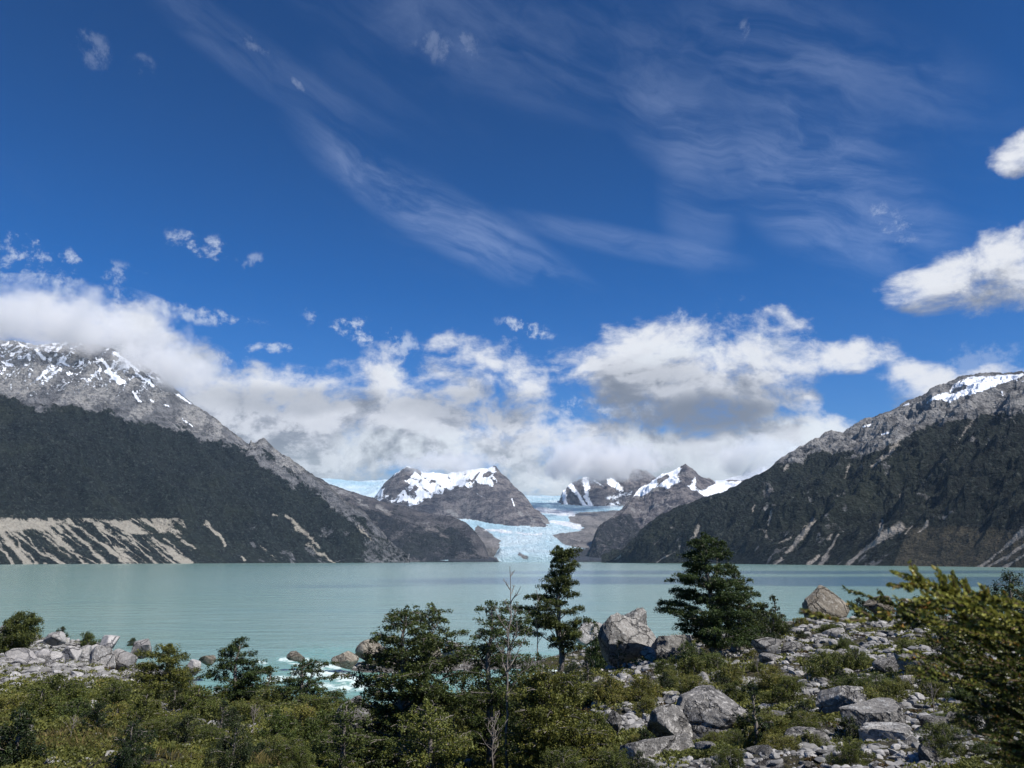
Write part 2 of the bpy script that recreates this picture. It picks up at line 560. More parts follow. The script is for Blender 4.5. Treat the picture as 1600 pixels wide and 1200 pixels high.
def masks_left(PX, PY, P, S, gul, crag):
    wob = 15 * fbm(P[..., 0] / 160, P[..., 1] / 160, 5, 3, .6) * 2
    tree = interp_px([(-700, 640), (-200, 600), (0, 612), (43, 632), (110, 643), (147, 633), (187, 652), (233, 656), (273, 672), (333, 690), (383, 703), (420, 716), (470, 752), (520, 790), (700, 900)], PX)
    rock = sstep(-14, 14, tree - PY + wob)
    # crag patch under the knob and near the far end
    rock = np.maximum(rock, 0.75 * poly_mask(PX, PY + wob * .4, [(385, 700), (410, 712), (475, 750), (462, 762), (428, 742), (405, 728)], 6))
    lown = fbm(P[..., 0] / 110, P[..., 1] / 110, 5, 11, .62)
    rock = np.maximum(rock, 0.48 * sstep(0.02, 0.25, lown) * sstep(300, 400, PX) * sstep(800, 830, PY))
    rock = np.maximum(rock, 0.50 * sstep(540, 580, PX) * sstep(815, 850, PY))
    edge = interp_px([(400, 705), (480, 755), (540, 800), (600, 850), (640, 885)], PX)
    rock = np.maximum(rock, 0.55 * (1 - sstep(0, 14, np.abs(PY - edge - 4))) * sstep(470, 520, PX))
    # snow and pale debris in streaks that run down the rock
    st = ridged(P[..., 0] / 70 + P[..., 1] / 260, P[..., 1] / 150 - P[..., 2] / 90, 5, 21, .55)
    h = sstep(700, 545, PY + 0 * PX)
    snow = rock * (0.03 + 0.14 * sstep(640, 560, PY) + 0.46 * sstep(0.2, 0.8, st) * sstep(700, 585, PY))
    snow = np.maximum(snow, strokes_mask(PX, PY, [
        [(160, 562, 2.5), (185, 598, 4), (196, 598, 3), .95], [(168, 580, 5), (192, 596, 4), .9], [(178, 552, 3), (215, 580, 4), .8],
        [(213, 585, 2), (238, 604, 3), .9], [(208, 613, 2), (218, 628, 3), .9], [(278, 618, 3), (300, 632, 2), .9],
        [(230, 588, 2), (240, 592, 2), .8], [(233, 625, 2), (238, 628, 2), .8], [(55, 548, 3), (68, 562, 3), .95], [(255, 634, 3), (262, 636, 2), .8],
        [(285, 655, 2), (300, 668, 2), .7], [(8, 570, 4), (20, 571, 3), .8], [(100, 566, 4), (108, 572, 3), .8], [(150, 560, 3), (160, 595, 2), .7], [(148, 580, 1.5), (158, 598, 1.5), .7],
    ], (2.5 * lown * 3, 2.0 * crag)))
    st2 = ridged(P[..., 0] / 150 + P[..., 1] / 500, P[..., 1] / 300 - P[..., 2] / 140, 5, 31, .6)
    scree = rock * 0.60 * sstep(-0.1, 0.6, st2) * (PY < 740)
    wx = 7 * fbm(P[..., 0] / 60, P[..., 1] / 60, 4, 5, .6); wy = 5 * fbm(P[..., 0] / 45, P[..., 1] / 45, 4, 6, .6)
    scree = np.maximum(scree, poly_mask(PX + wx, PY + wy, [(-400, 806), (0, 808), (40, 812), (100, 811), (112, 818), (60, 826), (30, 832), (-400, 842)], 5) * 0.9)
    scree = np.maximum(scree, poly_mask(PX + wx, PY + wy, [(153, 813), (205, 812), (236, 835), (205, 836), (190, 828)], 4) * 0.95)
    scree = np.maximum(scree, poly_mask(PX + wx, PY + wy, [(234, 818), (248, 816), (264, 832), (250, 833)], 3) * 0.9)
    scree = np.maximum(scree, strokes_mask(PX, PY, [
        [(0, 828, 7), (18, 852, 6), (46, 882, 5), .95], [(100, 818, 4), (125, 842, 3), (168, 884, 4), .9], [(60, 822, 4), (95, 850, 2.5), (140, 884, 3), .85],
        [(20, 830, 3), (60, 862, 2), (100, 884, 2), .8], [(70, 838, 2), (110, 872, 2), .8], [(128, 828, 2), (160, 850, 2), (200, 884, 3), .85],
        [(140, 812, 2), (165, 838, 2), (175, 850, 1.5), .85], [(200, 838, 3), (225, 865, 2), (248, 884, 3), .85], [(238, 840, 2.5), (265, 860, 4), (298, 882, 5), .95],
        [(258, 842, 2), (285, 864, 2), .8], [(275, 836, 2), (306, 858, 2), .8], [(322, 818, 4), (345, 842, 3), (352, 852, 2), .85],
        [(448, 806, 2.5), (470, 828, 4), (500, 856, 3), .8], [(480, 850, 3), (525, 884, 3), .75], [(560, 822, 2), (580, 845, 2), .7], [(170, 860, 3), (215, 886, 5), .8],
        [(-60, 830, 6), (-10, 884, 5), .9], [(376, 870, 2), (381, 876, 2), .8], [(428, 803, 2.5), (434, 806, 2), .8], [(405, 850, 3), (440, 884, 2), .5],
    ], (wx, wy)))
    kk_ = .9 + .0018 * np.clip(PX, -100, 320)
    c1 = PX - kk_ * (PY - 810)
    c1 = c1 + 9 * fbm(PX / 45, PY / 22, 3, 77) + .16 * (PY - 810) * np.sin(PX / 37)
    nn = fbm(c1 / 13, PY / 90, 5, 71, .62) * 2.3 + .5 * lown
    reg = sstep(806, 812, PY) * sstep(330, 270, PX)
    bandv = .30 + nn + .55 * sstep(842, 815, PY) * sstep(.0, .3, fbm(PX / 70, PX * 0, 3, 75) + .28)
    scree = np.maximum(scree * np.where(reg > .5, .92, 1), reg * bandv * .8)
    return dict(rock=rock, scree=scree, snow=snow)


def masks_right(PX, PY, P, S, gul, crag):
    wob = 14 * fbm(P[..., 0] / 160, P[..., 1] / 160, 5, 13, .6) * 2
    tree = interp_px([(900, 500), (1190, 700), (1226, 728), (1277, 706), (1331, 700), (1360, 706), (1385, 700), (1413, 683), (1462, 660), (1518, 655), (1600, 648), (1900, 640)], PX)
    rock = sstep(-12, 12, tree - PY + wob)
    rock = np.where(PX < 1215, rock * sstep(1180, 1220, PX), rock)
    lown = fbm(P[..., 0] / 100, P[..., 1] / 100, 5, 15, .62)
    rock = np.maximum(rock, 0.60 * sstep(0.08, 0.35, lown) * sstep(1420, 1250, PX) * sstep(1100, 1180, PX) * sstep(720, 790, PY))
    rock = np.maximum(rock, 0.52 * sstep(0.16, 0.4, lown))
    wx = 6 * fbm(P[..., 0] / 60, P[..., 1] / 60, 4, 5, .6); wy = 5 * fbm(P[..., 0] / 45, P[..., 1] / 45, 4, 6, .6)
    snow = poly_mask(PX + wx, PY + wy, [(1440, 630), (1462, 618), (1480, 612), (1486, 603), (1512, 590), (1596, 584), (1600, 586), (1572, 598), (1549, 606), (1535, 612), (1500, 622), (1484, 629), (1470, 624)], 3)
    snow = snow * (1 - 0.8 * poly_mask(PX + wx, PY + wy, [(1480, 616), (1490, 604), (1508, 600), (1512, 606), (1496, 614)], 3))
    snow = np.maximum(snow, strokes_mask(PX, PY, [[(1348, 667, 2), (1360, 663, 2), .9], [(1378, 679, 2), (1388, 676, 2), .8], [(1404, 634, 1.5), (1420, 632, 2), .8], [(1565, 612, 2), (1566, 617, 2), .9], [(1582, 592, 2), (1600, 596, 2), .7], [(1395, 674, 1.5), (1402, 672, 1.5), .6]], (wx * .4, wy * .4)))
    st2 = ridged(P[..., 0] / 170, P[..., 1] / 170, 6, 33, .62)
    scree = rock * 0.58 * sstep(0.1, 0.6, st2) * (PY < 730)
    scree = np.maximum(scree, strokes_mask(PX, PY, [
        [(1270, 814, 4), (1252, 838, 6), (1228, 864, 3), .85], [(1222, 872, 3), (1204, 886, 3), .8], [(1405, 822, 8), (1372, 845, 5), (1348, 862, 3.5), (1318, 888, 4), .95],
        [(1380, 815, 3), (1375, 830, 3), .85], [(1310, 836, 2), (1296, 862, 3), (1280, 886, 4), .85], [(1302, 833, 3), (1296, 840, 3), .7], [(1278, 868, 3), (1254, 888, 4), .85],
        [(1450, 816, 3), (1432, 834, 1.5), .8], [(1425, 822, 2), (1416, 834, 1.5), .7], [(1600, 830, 7), (1562, 862, 2.5), (1522, 890, 3.5), .9], [(1570, 853, 2), (1530, 882, 1.5), .6],
        [(1604, 850, 2), (1570, 872, 2.5), (1540, 890, 3), .85], [(1610, 862, 3), (1560, 890, 4), .9], [(1521, 655, 3), (1505, 678, 2), (1490, 694, 1.5), .75], [(1410, 682, 4), (1385, 712, 4), (1362, 728, 3), .85],
        [(1232, 728, 3), (1224, 735, 2), .9], [(1180, 790, 1.5), (1176, 800, 1.5), .8], [(1204, 798, 1.5), (1199, 820, 1.5), .8], [(1190, 828, 5), (1200, 838, 5), .6], [(1330, 720, 2.5), (1318, 748, 2), .7],
        [(1092, 820, 4), (1085, 838, 2), (1076, 844, 1.5), .9], [(1058, 862, 1.5), (1025, 878, 1.5), .8], [(968, 868, 1.5), (962, 874, 1.5), .8], [(1350, 722, 2), (1345, 730, 2), .6], [(1406, 770, 2), (1404, 790, 1.5), .6],
        [(1240, 836, 2), (1215, 850, 2), .6], [(1520, 835, 1.5), (1480, 870, 1), .35], [(1500, 700, 1.5), (1470, 725, 1.5), .6], [(1490, 818, 2), (1480, 830, 1), .5], [(1515, 820, 2), (1508, 828, 1), .5],
    ], (wx, wy)))
    terr = sstep(0, 6, PY - interp_px([(1200, 900), (1395, 884), (1420, 822), (1500, 820), (1600, 826), (1900, 840)], PX))
    return dict(rock=rock, scree=scree, snow=snow, terrace=terr)


def add_terrace(mat):
    """grassy debris slope under the forest edge of the right mountain"""
    T = NT(mat.node_tree)
    b = mat.node_tree.nodes['Principled BSDF']
    old = b.inputs['Base Color'].links[0].from_socket
    tc = T.new('ShaderNodeTexCoord')
    n = T.noise(T.v('MULTIPLY', tc.outputs['Object'], (1, 1, 1)), 0.03, 6, 0.7)
    brown = T.mix(T.ramp(n, 0.35, 0.65), (0.046, 0.044, 0.030), (0.078, 0.068, 0.048))
    sel = T.m('MULTIPLY', T.attr('terrace'), T.m('SUBTRACT', 1.0, T.ramp(T.attr('scree'), 0.30, 0.55)))
    c = T.mix(T.m('MULTIPLY', sel, 0.85), old, brown)
    T.l.new(c, b.inputs['Base Color'])


add_terrace(mat_right)

SKY_L = [(-900, 700), (-600, 620), (-400, 560), (-150, 528), (0, 536), (60, 541), (100, 534), (150, 540), (185, 552), (215, 568), (250, 592), (300, 630), (350, 668), (380, 692), (389, 697), (392, 690), (394, 697), (398, 697), (404, 690), (411, 689), (420, 697), (430, 708), (450, 718), (480, 741), (510, 762), (540, 786), (570, 806), (600, 837), (620, 860), (637, 879), (640, 881)]
mountain("mountain", -900, 640, 1500, 620, 40, SKY_L,
         [(-900, 800), (0, 2050), (300, 2700), (637, 3600), (660, 3700)],
         [(-900, 2200), (0, 4200), (300, 4500), (450, 4300), (600, 3900), (637, 3720), (660, 3720)],
         lambda s: 0.80 * s + 0.20 * s * s + 0.05 * np.sin(s * math.pi), 175, masks_left, mat_left, seed=2, axis=math.radians(60))
tag(bpy.data.objects["mountain"], "dark forested mountain on the left with snow-streaked rocky top in cloud", "mountain", kind="structure")

SKY_R = [(940, 881), (965, 868), (985, 852), (1000, 832), (1015, 817), (1050, 800), (1095, 781), (1132, 770), (1150, 762), (1175, 748), (1200, 732), (1225, 713), (1240, 703), (1252, 697), (1268, 692), (1280, 689), (1288, 680), (1300, 676), (1318, 678), (1330, 668), (1345, 659), (1360, 655), (1385, 645), (1400, 640), (1420, 630), (1440, 625), (1455, 613), (1480, 603), (1500, 592), (1520, 589), (1533, 586), (1545, 589), (1570, 586), (1600, 584), (1700, 572), (1900, 600), (2400, 720)]
o = mountain("mountain", 940, 2300, 1500, 620, 40, SKY_R,
             [(940, 3600), (1000, 3100), (1200, 2100), (1350, 1650), (1600, 1150), (2300, 600)],
             [(940, 3700), (1000, 3800), (1100, 3950), (1300, 4000), (1500, 3800), (1600, 3600), (2300, 2100)],
             lambda s: 0.80 * s + 0.20 * s * s + 0.06 * np.sin(s * math.pi), 180, masks_right, mat_right, seed=5, axis=math.radians(-65))
tag(o, "dark forested mountain on the right with grey rocky crest and a snow patch", "mountain", kind="structure")


def masks_cl(PX, PY, P, S, gul, crag):
    n = fbm(P[..., 0] / 220, P[..., 1] / 220, 5, 17, .62)
    sky = interp_px([(430, 745), (500, 748), (560, 771), (600, 786), (650, 797), (700, 808), (728, 820), (757, 850), (765, 877)], PX)
    rock = 0.36 + 0.6 * n + 0.4 * sstep(26, 4, PY - sky)
    scree = 0.62 * (1 - sstep(0, 14, np.abs(PY - sky - 8))) * sstep(600, 540, PX) + 0.5 * sstep(.2, .5, n) * sstep(870, 830, PY)
    scree = np.maximum(scree, strokes_mask(PX, PY, [[(590, 792, 5), (608, 802, 5), .8], [(668, 826, 5), (682, 830, 4), .8], [(690, 836, 4), (700, 840, 3), .7]]))
    return dict(rock=rock, scree=scree, snow=0 * rock)


def masks_cp(PX, PY, P, S, gul, crag):
    n = fbm(P[..., 0] / 200, P[..., 1] / 200, 5, 19, .62)
    wx, wy = 13 * n, 11 * fbm(P[..., 0] / 150, P[..., 1] / 150, 5, 23, .6)
    sn = poly_mask(PX + wx, PY + wy, [(560, 740), (600, 735), (632, 720), (700, 725), (776, 725), (772, 745), (778, 768), (760, 760), (745, 752), (741, 764), (715, 762), (700, 768), (675, 777), (660, 788), (648, 792), (610, 784), (560, 790)], 4)
    rk = poly_mask(PX + wx, PY + wy, [(598, 770), (603, 750), (620, 742), (635, 728), (648, 733), (644, 744), (632, 752), (640, 756), (620, 776), (608, 778)], 3)
    rk = np.maximum(rk, strokes_mask(PX, PY, [[(650, 733, 3), (656, 739, 2), 1.], [(755, 744, 2), (765, 740, 3), .9], [(738, 752, 1.5), (748, 738, 1.5), .8], [(645, 766, 2), (650, 762, 2), .8], [(675, 753, 1.5), (681, 752, 1.5), .8]], (wx * .3, wy * .3)))  # includes a rock's shadow on the snow, coloured in as bare rock
    snow = np.clip(sn - rk - .30 * sstep(.25, .6, crag) * (.3 + .7 * sstep(735, 780, PY)) - .32 * sstep(.45, .75, ridged(P[..., 0] / 190 + P[..., 2] / 240, P[..., 1] / 420, 4, 87, .6)), 0, 1)
    snow = np.maximum(snow, strokes_mask(PX, PY, [[(800, 780, 1.5), (803, 790, 1.5), .8], [(745, 770, 1), (752, 776, 1), .6], [(640, 790, 3), (655, 784, 3), .7]], (wx * .3, wy * .3)))
    rock = 0.9 + 0 * n
    scree = 0.5 * sstep(0.0, 0.4, n) + 0.3 * sstep(790, 860, PX)
    scree = np.maximum(scree, strokes_mask(PX, PY, [[(700, 798, 4), (715, 806, 3), .8], [(822, 800, 4), (845, 828, 4), .6]]))
    return dict(rock=rock, scree=scree, snow=snow)


def masks_cc(PX, PY, P, S, gul, crag):
    n = fbm(P[..., 0] / 200, P[..., 1] / 200, 5, 29, .62)
    wx = 6 * n
    snow = strokes_mask(PX, PY, [[(888, 755, 5), (905, 775, 3), (917, 795, 4), .95], [(915, 748, 6), (917, 775, 4), (925, 797, 4), .95], [(880, 765, 5), (884, 795, 3), .9], [(955, 752, 8), (970, 765, 5), .9],
                                 [(930, 752, 2), (942, 760, 1.5), .7], [(895, 800, 3), (940, 796, 3), .7], [(950, 780, 6), (985, 770, 8), .6], [(940, 795, 5), (965, 785, 6), .6], [(960, 800, 4), (975, 790, 4), .6]], (wx, wx * .6))
    rock = 0.95 + 0 * n
    return dict(rock=rock, scree=0.45 * sstep(780, 800, PY) + 0 * n, snow=snow)


def masks_cr(PX, PY, P, S, gul, crag):
    n = fbm(P[..., 0] / 180, P[..., 1] / 180, 5, 37, .62)
    wx, wy = 7 * n, 6 * fbm(P[..., 0] / 120, P[..., 1] / 120, 5, 39, .6)
    sn = poly_mask(PX + wx, PY + wy, [(975, 782), (985, 768), (1005, 755), (1030, 738), (1050, 732), (1062, 722), (1066, 735), (1058, 745), (1070, 750), (1085, 744), (1094, 762), (1110, 755), (1125, 750), (1200, 755), (1200, 775), (1140, 775), (1100, 776), (1086, 768), (1060, 757), (1052, 766), (1030, 760), (1012, 772), (990, 776)], 3)
    rk = strokes_mask(PX, PY, [[(1030, 752, 4), (1042, 744, 3), 1.], [(1068, 735, 4), (1080, 740, 4), 1.], [(1050, 764, 5), (1075, 752, 7), .9], [(1095, 758, 8), (1110, 752, 6), 1.]], (wx * .3, wy * .3))
    snow = np.clip(sn - rk, 0, 1)
    snow = np.maximum(snow, 0.52 * sstep(0.15, 0.5, n) * sstep(812, 780, PY) * sstep(970, 1000, PX))
    low = interp_px([(900, 800), (960, 806), (985, 798), (1000, 822), (1012, 830), (1040, 815), (1080, 795), (1200, 780)], PX)
    rock = sstep(-8, 8, low - PY + 6 * n) * 0.9 + 0.38
    scree = 0.62 * sstep(-0.1, 0.35, n) * sstep(-6, 8, low - PY)
    return dict(rock=rock, scree=scree, snow=snow)


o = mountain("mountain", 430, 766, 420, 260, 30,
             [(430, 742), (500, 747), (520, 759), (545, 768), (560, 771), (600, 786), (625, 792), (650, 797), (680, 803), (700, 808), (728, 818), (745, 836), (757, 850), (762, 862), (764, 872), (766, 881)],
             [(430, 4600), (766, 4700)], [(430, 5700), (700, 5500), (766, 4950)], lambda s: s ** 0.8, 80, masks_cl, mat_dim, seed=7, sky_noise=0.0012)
tag(o, "dark blue-grey rocky ridge in shade left of the glacier", "ridge", kind="structure")
o = mountain("mountain", 540, 885, 460, 260, 30,
             [(540, 810), (575, 790), (590, 772), (600, 756), (615, 744), (635, 730), (650, 732), (665, 739), (700, 741), (735, 734), (750, 732), (775, 730), (781, 738), (790, 746), (800, 757), (820, 776), (835, 795), (850, 806), (860, 818), (872, 834), (885, 860)],
             [(540, 7000), (720, 6900), (800, 6350), (850, 6150), (885, 6250)], [(540, 7900), (800, 7500), (860, 6900), (885, 6500)], lambda s: s ** 0.85, 75, masks_cp, mat_far, seed=9, sky_noise=0.002, zbase=150)
tag(o, "brown rocky peak with bright snow cap standing above the glacier", "mountain", kind="structure")
o = mountain("mountain", 855, 1060, 260, 200, 20,
             [(855, 815), (866, 798), (872, 788), (880, 768), (895, 757), (910, 748), (940, 733), (980, 728), (1010, 738), (1040, 760), (1060, 775)],
             [(855, 7800), (1060, 7800)], [(855, 8300), (960, 8900), (1060, 8400)], lambda s: s ** 0.6, 150, masks_cc, mat_far, seed=11, sky_noise=0.002, zbase=350)
tag(o, "dark cliffs with snow gullies vanishing into the cloud", "mountain", kind="structure")
o = mountain("mountain", 918, 1220, 440, 280, 20,
             [(918, 881), (922, 862), (926, 845), (935, 826), (955, 808), (972, 797), (985, 780), (1000, 765), (1015, 755), (1035, 741), (1052, 738), (1062, 731), (1071, 725), (1083, 734), (1095, 744), (1110, 750), (1122, 755), (1145, 752), (1175, 750), (1220, 752)],
             [(918, 4900), (1220, 4600)], [(918, 5100), (960, 5600), (1000, 6300), (1220, 6600)], lambda s: s ** 0.9, 110, masks_cr, mat_far, seed=13, sky_noise=0.002)
tag(o, "pointed rocky peak with snow patches right of the glacier", "mountain", kind="structure")


# glacier and ice field
def ice_material():
    m, T, b = new_mat("glacier_ice")
    tc = T.new('ShaderNodeTexCoord'); P = tc.outputs['Object']
    cre = T.noise(T.v('MULTIPLY', P, (1.0, 0.45, 1.0)), 0.016, 8, 0.76, 1.4)
    big = T.noise(P, 0.0022, 4, 0.5)
    ice = T.mix(T.ramp(big, 0.35, 0.65), (0.43, 0.64, 0.74), (0.66, 0.80, 0.86))
    ice = T.mix(T.ramp(cre, 0.50, 0.72, 0, 0.8), ice, (0.30, 0.50, 0.62))
    deb_n = T.noise(T.v('MULTIPLY', P, (1.0, 0.25, 1.0)), 0.012, 7, 0.68, 0.6)
    deb = T.mix(T.ramp(deb_n, 0.35, 0.65), (0.12, 0.115, 0.115), (0.27, 0.255, 0.245))
    ns = T.m('MULTIPLY_ADD', T.noise(P, 0.012, 6, 0.7), 0.7, -0.35)
    c = T.mix(T.ramp(T.m('ADD', T.attr('debris'), ns), 0.40, 0.60), ice, deb)
    c = T.mix(T.ramp(T.m('ADD', T.attr('dark'), ns), 0.40, 0.60), c, (0.05, 0.055, 0.065))
    c = T.mix(T.ramp(T.m('ADD', T.attr('snow'), ns), 0.40, 0.60), c, (0.86, 0.90, 0.94))
    T.l.new(c, b.inputs['Base Color'])
    b.inputs['Roughness'].default_value = 0.6
    bump(T, b, T.m('ADD', cre, T.m('MULTIPLY', deb_n, .5)), 1.0, 40.0)
    return m


mat_ice = ice_material()


def build_glacier():
    ncol, nrow = 420, 420
    px = np.linspace(660, 1030, ncol)
    az = np.array([azel(a, 850)[0] for a in px])
    Yv = 4700 + (9800 - 4700) * np.linspace(0, 1, nrow) ** 1.25
    YY, AZ = np.meshgrid(Yv, az, indexing='ij')
    X = YY * np.tan(AZ)
    Z = np.interp(YY, [4700, 4720, 5200, 6200, 7000, 8000, 8800, 9800], [18, 34, 95, 228, 360, 560, 680, 800])
    PXc = 800 + (X / YY) * F * 1.02
    Z = Z + 12 * ridged(X / 90, YY / 60, 6, 51, .6) * sstep(4700, 4800, YY) + 16 * fbm(X / 400, YY / 400, 3, 52)
    # terminus: ice cliff in the middle, low debris shore at both sides
    edge = sstep(770, 785, PXc) * sstep(900, 880, PXc)
    Z = np.where(YY < 5100, Z * (0.35 + 0.65 * edge) + 4, Z)
    Z[0, :] = -10
    P = np.stack([X, YY, Z], -1)
    PX, PY = project(P)
    n = fbm(X / 300, YY / 300, 4, 55, .6)
    wx, wy = 8 * n, 4 * n
    deb = poly_mask(PX + wx, PY + wy, [(745, 820), (760, 828), (772, 838), (784, 846), (776, 858), (772, 868), (784, 885), (740, 890), (740, 840)], 3)
    deb = np.maximum(deb, poly_mask(PX + wx, PY + wy, [(885, 806), (905, 802), (960, 798), (1040, 790), (1040, 860), (940, 856), (905, 853), (880, 850), (868, 840), (862, 836), (905, 828), (912, 824), (890, 815)], 3))
    deb = np.maximum(deb, strokes_mask(PX, PY, [[(812, 866, 4), (826, 874, 5), .75], [(884, 850, 3), (935, 857, 3), .8]], (wx, wy)))
    dark = poly_mask(PX + wx, PY + wy, [(882, 860), (900, 856), (935, 857), (1040, 850), (1040, 900), (876, 900)], 3)
    dark = np.maximum(dark, poly_mask(PX + wx, PY + wy, [(700, 869), (768, 871), (790, 880), (700, 890)], 2))
    snow = strokes_mask(PX, PY, [[(842, 797, 5), (895, 803, 4), .9], [(862, 815, 4), (905, 823, 5), .8], [(845, 835, 5), (760, 828, 4), .6]], (wx, wy))
    bl = poly_mask(PX + wx, PY + wy, [(790, 845), (830, 846), (880, 856), (880, 868), (800, 866)], 6)
    me = mesh_np("glacier", P.reshape(-1, 3), grid_faces(nrow, ncol)[:, ::-1], 4,
                 dict(debris=deb.reshape(-1), dark=dark.reshape(-1), snow=(snow * (1 - bl)).reshape(-1)))
    o = link("glacier", me, mat_ice)
    tag(o, "pale blue crevassed glacier tongue reaching the far end of the lake", "glacier", kind="structure")


build_glacier()


def masks_ice(PX, PY, P, S, gul, crag):
    n = fbm(P[..., 0] / 500, P[..., 1] / 500, 5, 61, .6)
    snow = sstep(760, 800, PX) * .35 + sstep(1080, 1120, PX) * .45 + 0.3 * n
    dark = poly_mask(PX + 5 * n, PY + 4 * n, [(1168, 745), (1170, 728), (1180, 718), (1192, 716), (1190, 726), (1180, 738), (1174, 748)], 2)
    return dict(debris=0 * n, dark=dark, snow=snow)


o = mountain("ice_field", 420, 1300, 500, 120, 10,
             [(420, 747), (500, 747), (560, 752), (600, 750), (650, 748), (760, 760), (830, 783), (880, 775), (960, 765), (1080, 755), (1130, 750), (1160, 742), (1175, 722), (1185, 712), (1230, 700), (1300, 690)],
             [(420, 8500), (1300, 8500)], [(420, 10800), (1300, 10500)], lambda s: s ** 0.9, 60, masks_ice, mat_ice, seed=17, sky_noise=0.0008, zbase=300, gscale=2.0)
tag(o, "pale blue ice field on the skyline behind the peaks", "ice field", kind="structure")

# ------------------------------------------------------------------ near ground: a smooth surface through surveyed points
CTRL = []
for c in [(0, 13, 1190), (0, 13, 1190)]:
    pass


def cp(px, py, Y):
    p = at(px, py, Y)
    CTRL.append((p[0], p[1], p[2]))


def cz(px, Y, z):
    CTRL.append(((px - 800) / F * Y * 1.0, Y, z))


for (x, y, z) in [(0, 0, 10.4), (-6, 0, 10.2), (6, 0, 10.7), (0, -10, 10.6), (-18, -6, 10), (18, -6, 11.2), (2, 4, 10.2), (-3, 5, 9.7), (5, 5, 10.4)]:
    CTRL.append((x, y, z))
for a in [(0, 1195, 13), (400, 1198, 13), (800, 1262, 13), (600, 1240, 14), (640, 1225, 18), (1200, 1195, 11.5), (1600, 1195, 9), (-300, 1195, 13), (1900, 1180, 9),
          (0, 1150, 18), (400, 1160, 18), (860, 1222, 18.5), (1100, 1155, 18), (1400, 1105, 18), (1600, 1090, 18), (1900, 1080, 18),
          (0, 1100, 28), (300, 1108, 28), (620, 1165, 27), (900, 1095, 28), (1100, 1082, 28), (1400, 1040, 28), (1600, 1030, 28), (-300, 1090, 28), (1900, 1010, 28),
          (100, 1078, 38), (365, 1106, 38), (550, 1120, 38), (860, 1075, 38), (1100, 1055, 38), (1400, 1000, 38), (1600, 990, 38),
          (0, 1055, 50), (150, 1055, 50), (350, 1095, 50), (550, 1112, 50), (700, 1100, 50), (868, 1062, 50), (1000, 1037, 50), (1125, 1030, 48), (1300, 985, 50), (1500, 978, 50), (1700, 970, 50), (-300, 1045, 50),
          (0, 1035, 60), (150, 1040, 60), (270, 1070, 60), (1050, 1005, 62), (1250, 972, 62), (1450, 965, 62), (1650, 958, 62), (1900, 950, 62)]:
    cp(*a)
for a in [(330, 60, 1.2), (450, 60, .3), (600, 60, .1), (750, 60, .8), (900, 62, 2.4),
          (330, 76, -1.5), (430, 75, -1.8), (520, 72, -1.8), (600, 75, -1.8), (700, 78, -1.8), (800, 78, -1.8), (900, 78, -1.6), (960, 80, -.3), (800, 70, -.6), (880, 70, .3),
          (0, 85, 2.8), (150, 85, 2.1), (240, 85, 1.0), (290, 88, .2), (-200, 85, 3.5), (0, 110, 1.9), (100, 110, 1.5), (180, 112, .15), (260, 110, -1.3), (350, 95, -1.5), (-50, 140, .3), (60, 140, -.7), (-200, 160, .8), (0, 165, -1.5), (-400, 120, 3),
          (560, 92, .2), (620, 92, .55), (700, 92, .6), (760, 93, .3), (520, 92, -.6), (460, 92, -1.4), (560, 108, -1.3), (640, 110, -1.2), (720, 108, -.9), (800, 106, -.8), (420, 110, -2),
          (840, 96, .1), (900, 95, 1.1), (950, 90, 1.9), (1000, 85, 3.2), (1100, 85, 4.0), (1300, 85, 4.0), (1600, 90, 4.0), (1900, 90, 5),
          (850, 116, -1.3), (920, 115, .1), (1000, 115, .4), (1150, 115, 1), (1400, 115, 1.2), (1700, 115, 1.2), (1000, 140, -1.5), (1200, 140, -1.4), (1500, 140, -1.2), (1800, 140, -.5),
          (0, 190, -2.5), (400, 180, -3), (800, 180, -3), (1200, 180, -3), (1600, 180, -2.5), (400, 140, -2.5), (650, 140, -2.5), (2000, 180, -1)]:
    cz(*a)
CT = np.array(CTRL)


def _tps_fit(C, lam=0.6):
    n = len(C); x = C[:, 0] / 40; y = C[:, 1] / 40
    r2 = (x[:, None] - x[None]) ** 2 + (y[:, None] - y[None]) ** 2
    K = 0.5 * r2 * np.log(r2 + 1e-12) + lam * 0.02 * np.eye(n)
    Pm = np.stack([np.ones(n), x, y], 1)
    A = np.zeros((n + 3, n + 3)); A[:n, :n] = K; A[:n, n:] = Pm; A[n:, :n] = Pm.T
    return np.linalg.solve(A, np.concatenate([C[:, 2], np.zeros(3)]))


_TW = _tps_fit(CT)


def _tps_eval(x, y):
    shp = x.shape
    xf = x.ravel() / 40; yf = y.ravel() / 40
    z = _TW[-3] + _TW[-2] * xf + _TW[-1] * yf
    cx, cyy = CT[:, 0] / 40, CT[:, 1] / 40
    for i in range(len(CT)):
        r2 = (xf - cx[i]) ** 2 + (yf - cyy[i]) ** 2
        z = z + _TW[i] * 0.5 * r2 * np.log(r2 + 1e-12)
    return z.reshape(shp)


_gx = np.arange(-260, 261, 1.0); _gy = np.arange(-30, 231, 1.0)
_GZ = _tps_eval(*np.meshgrid(_gx, _gy, indexing='ij'))


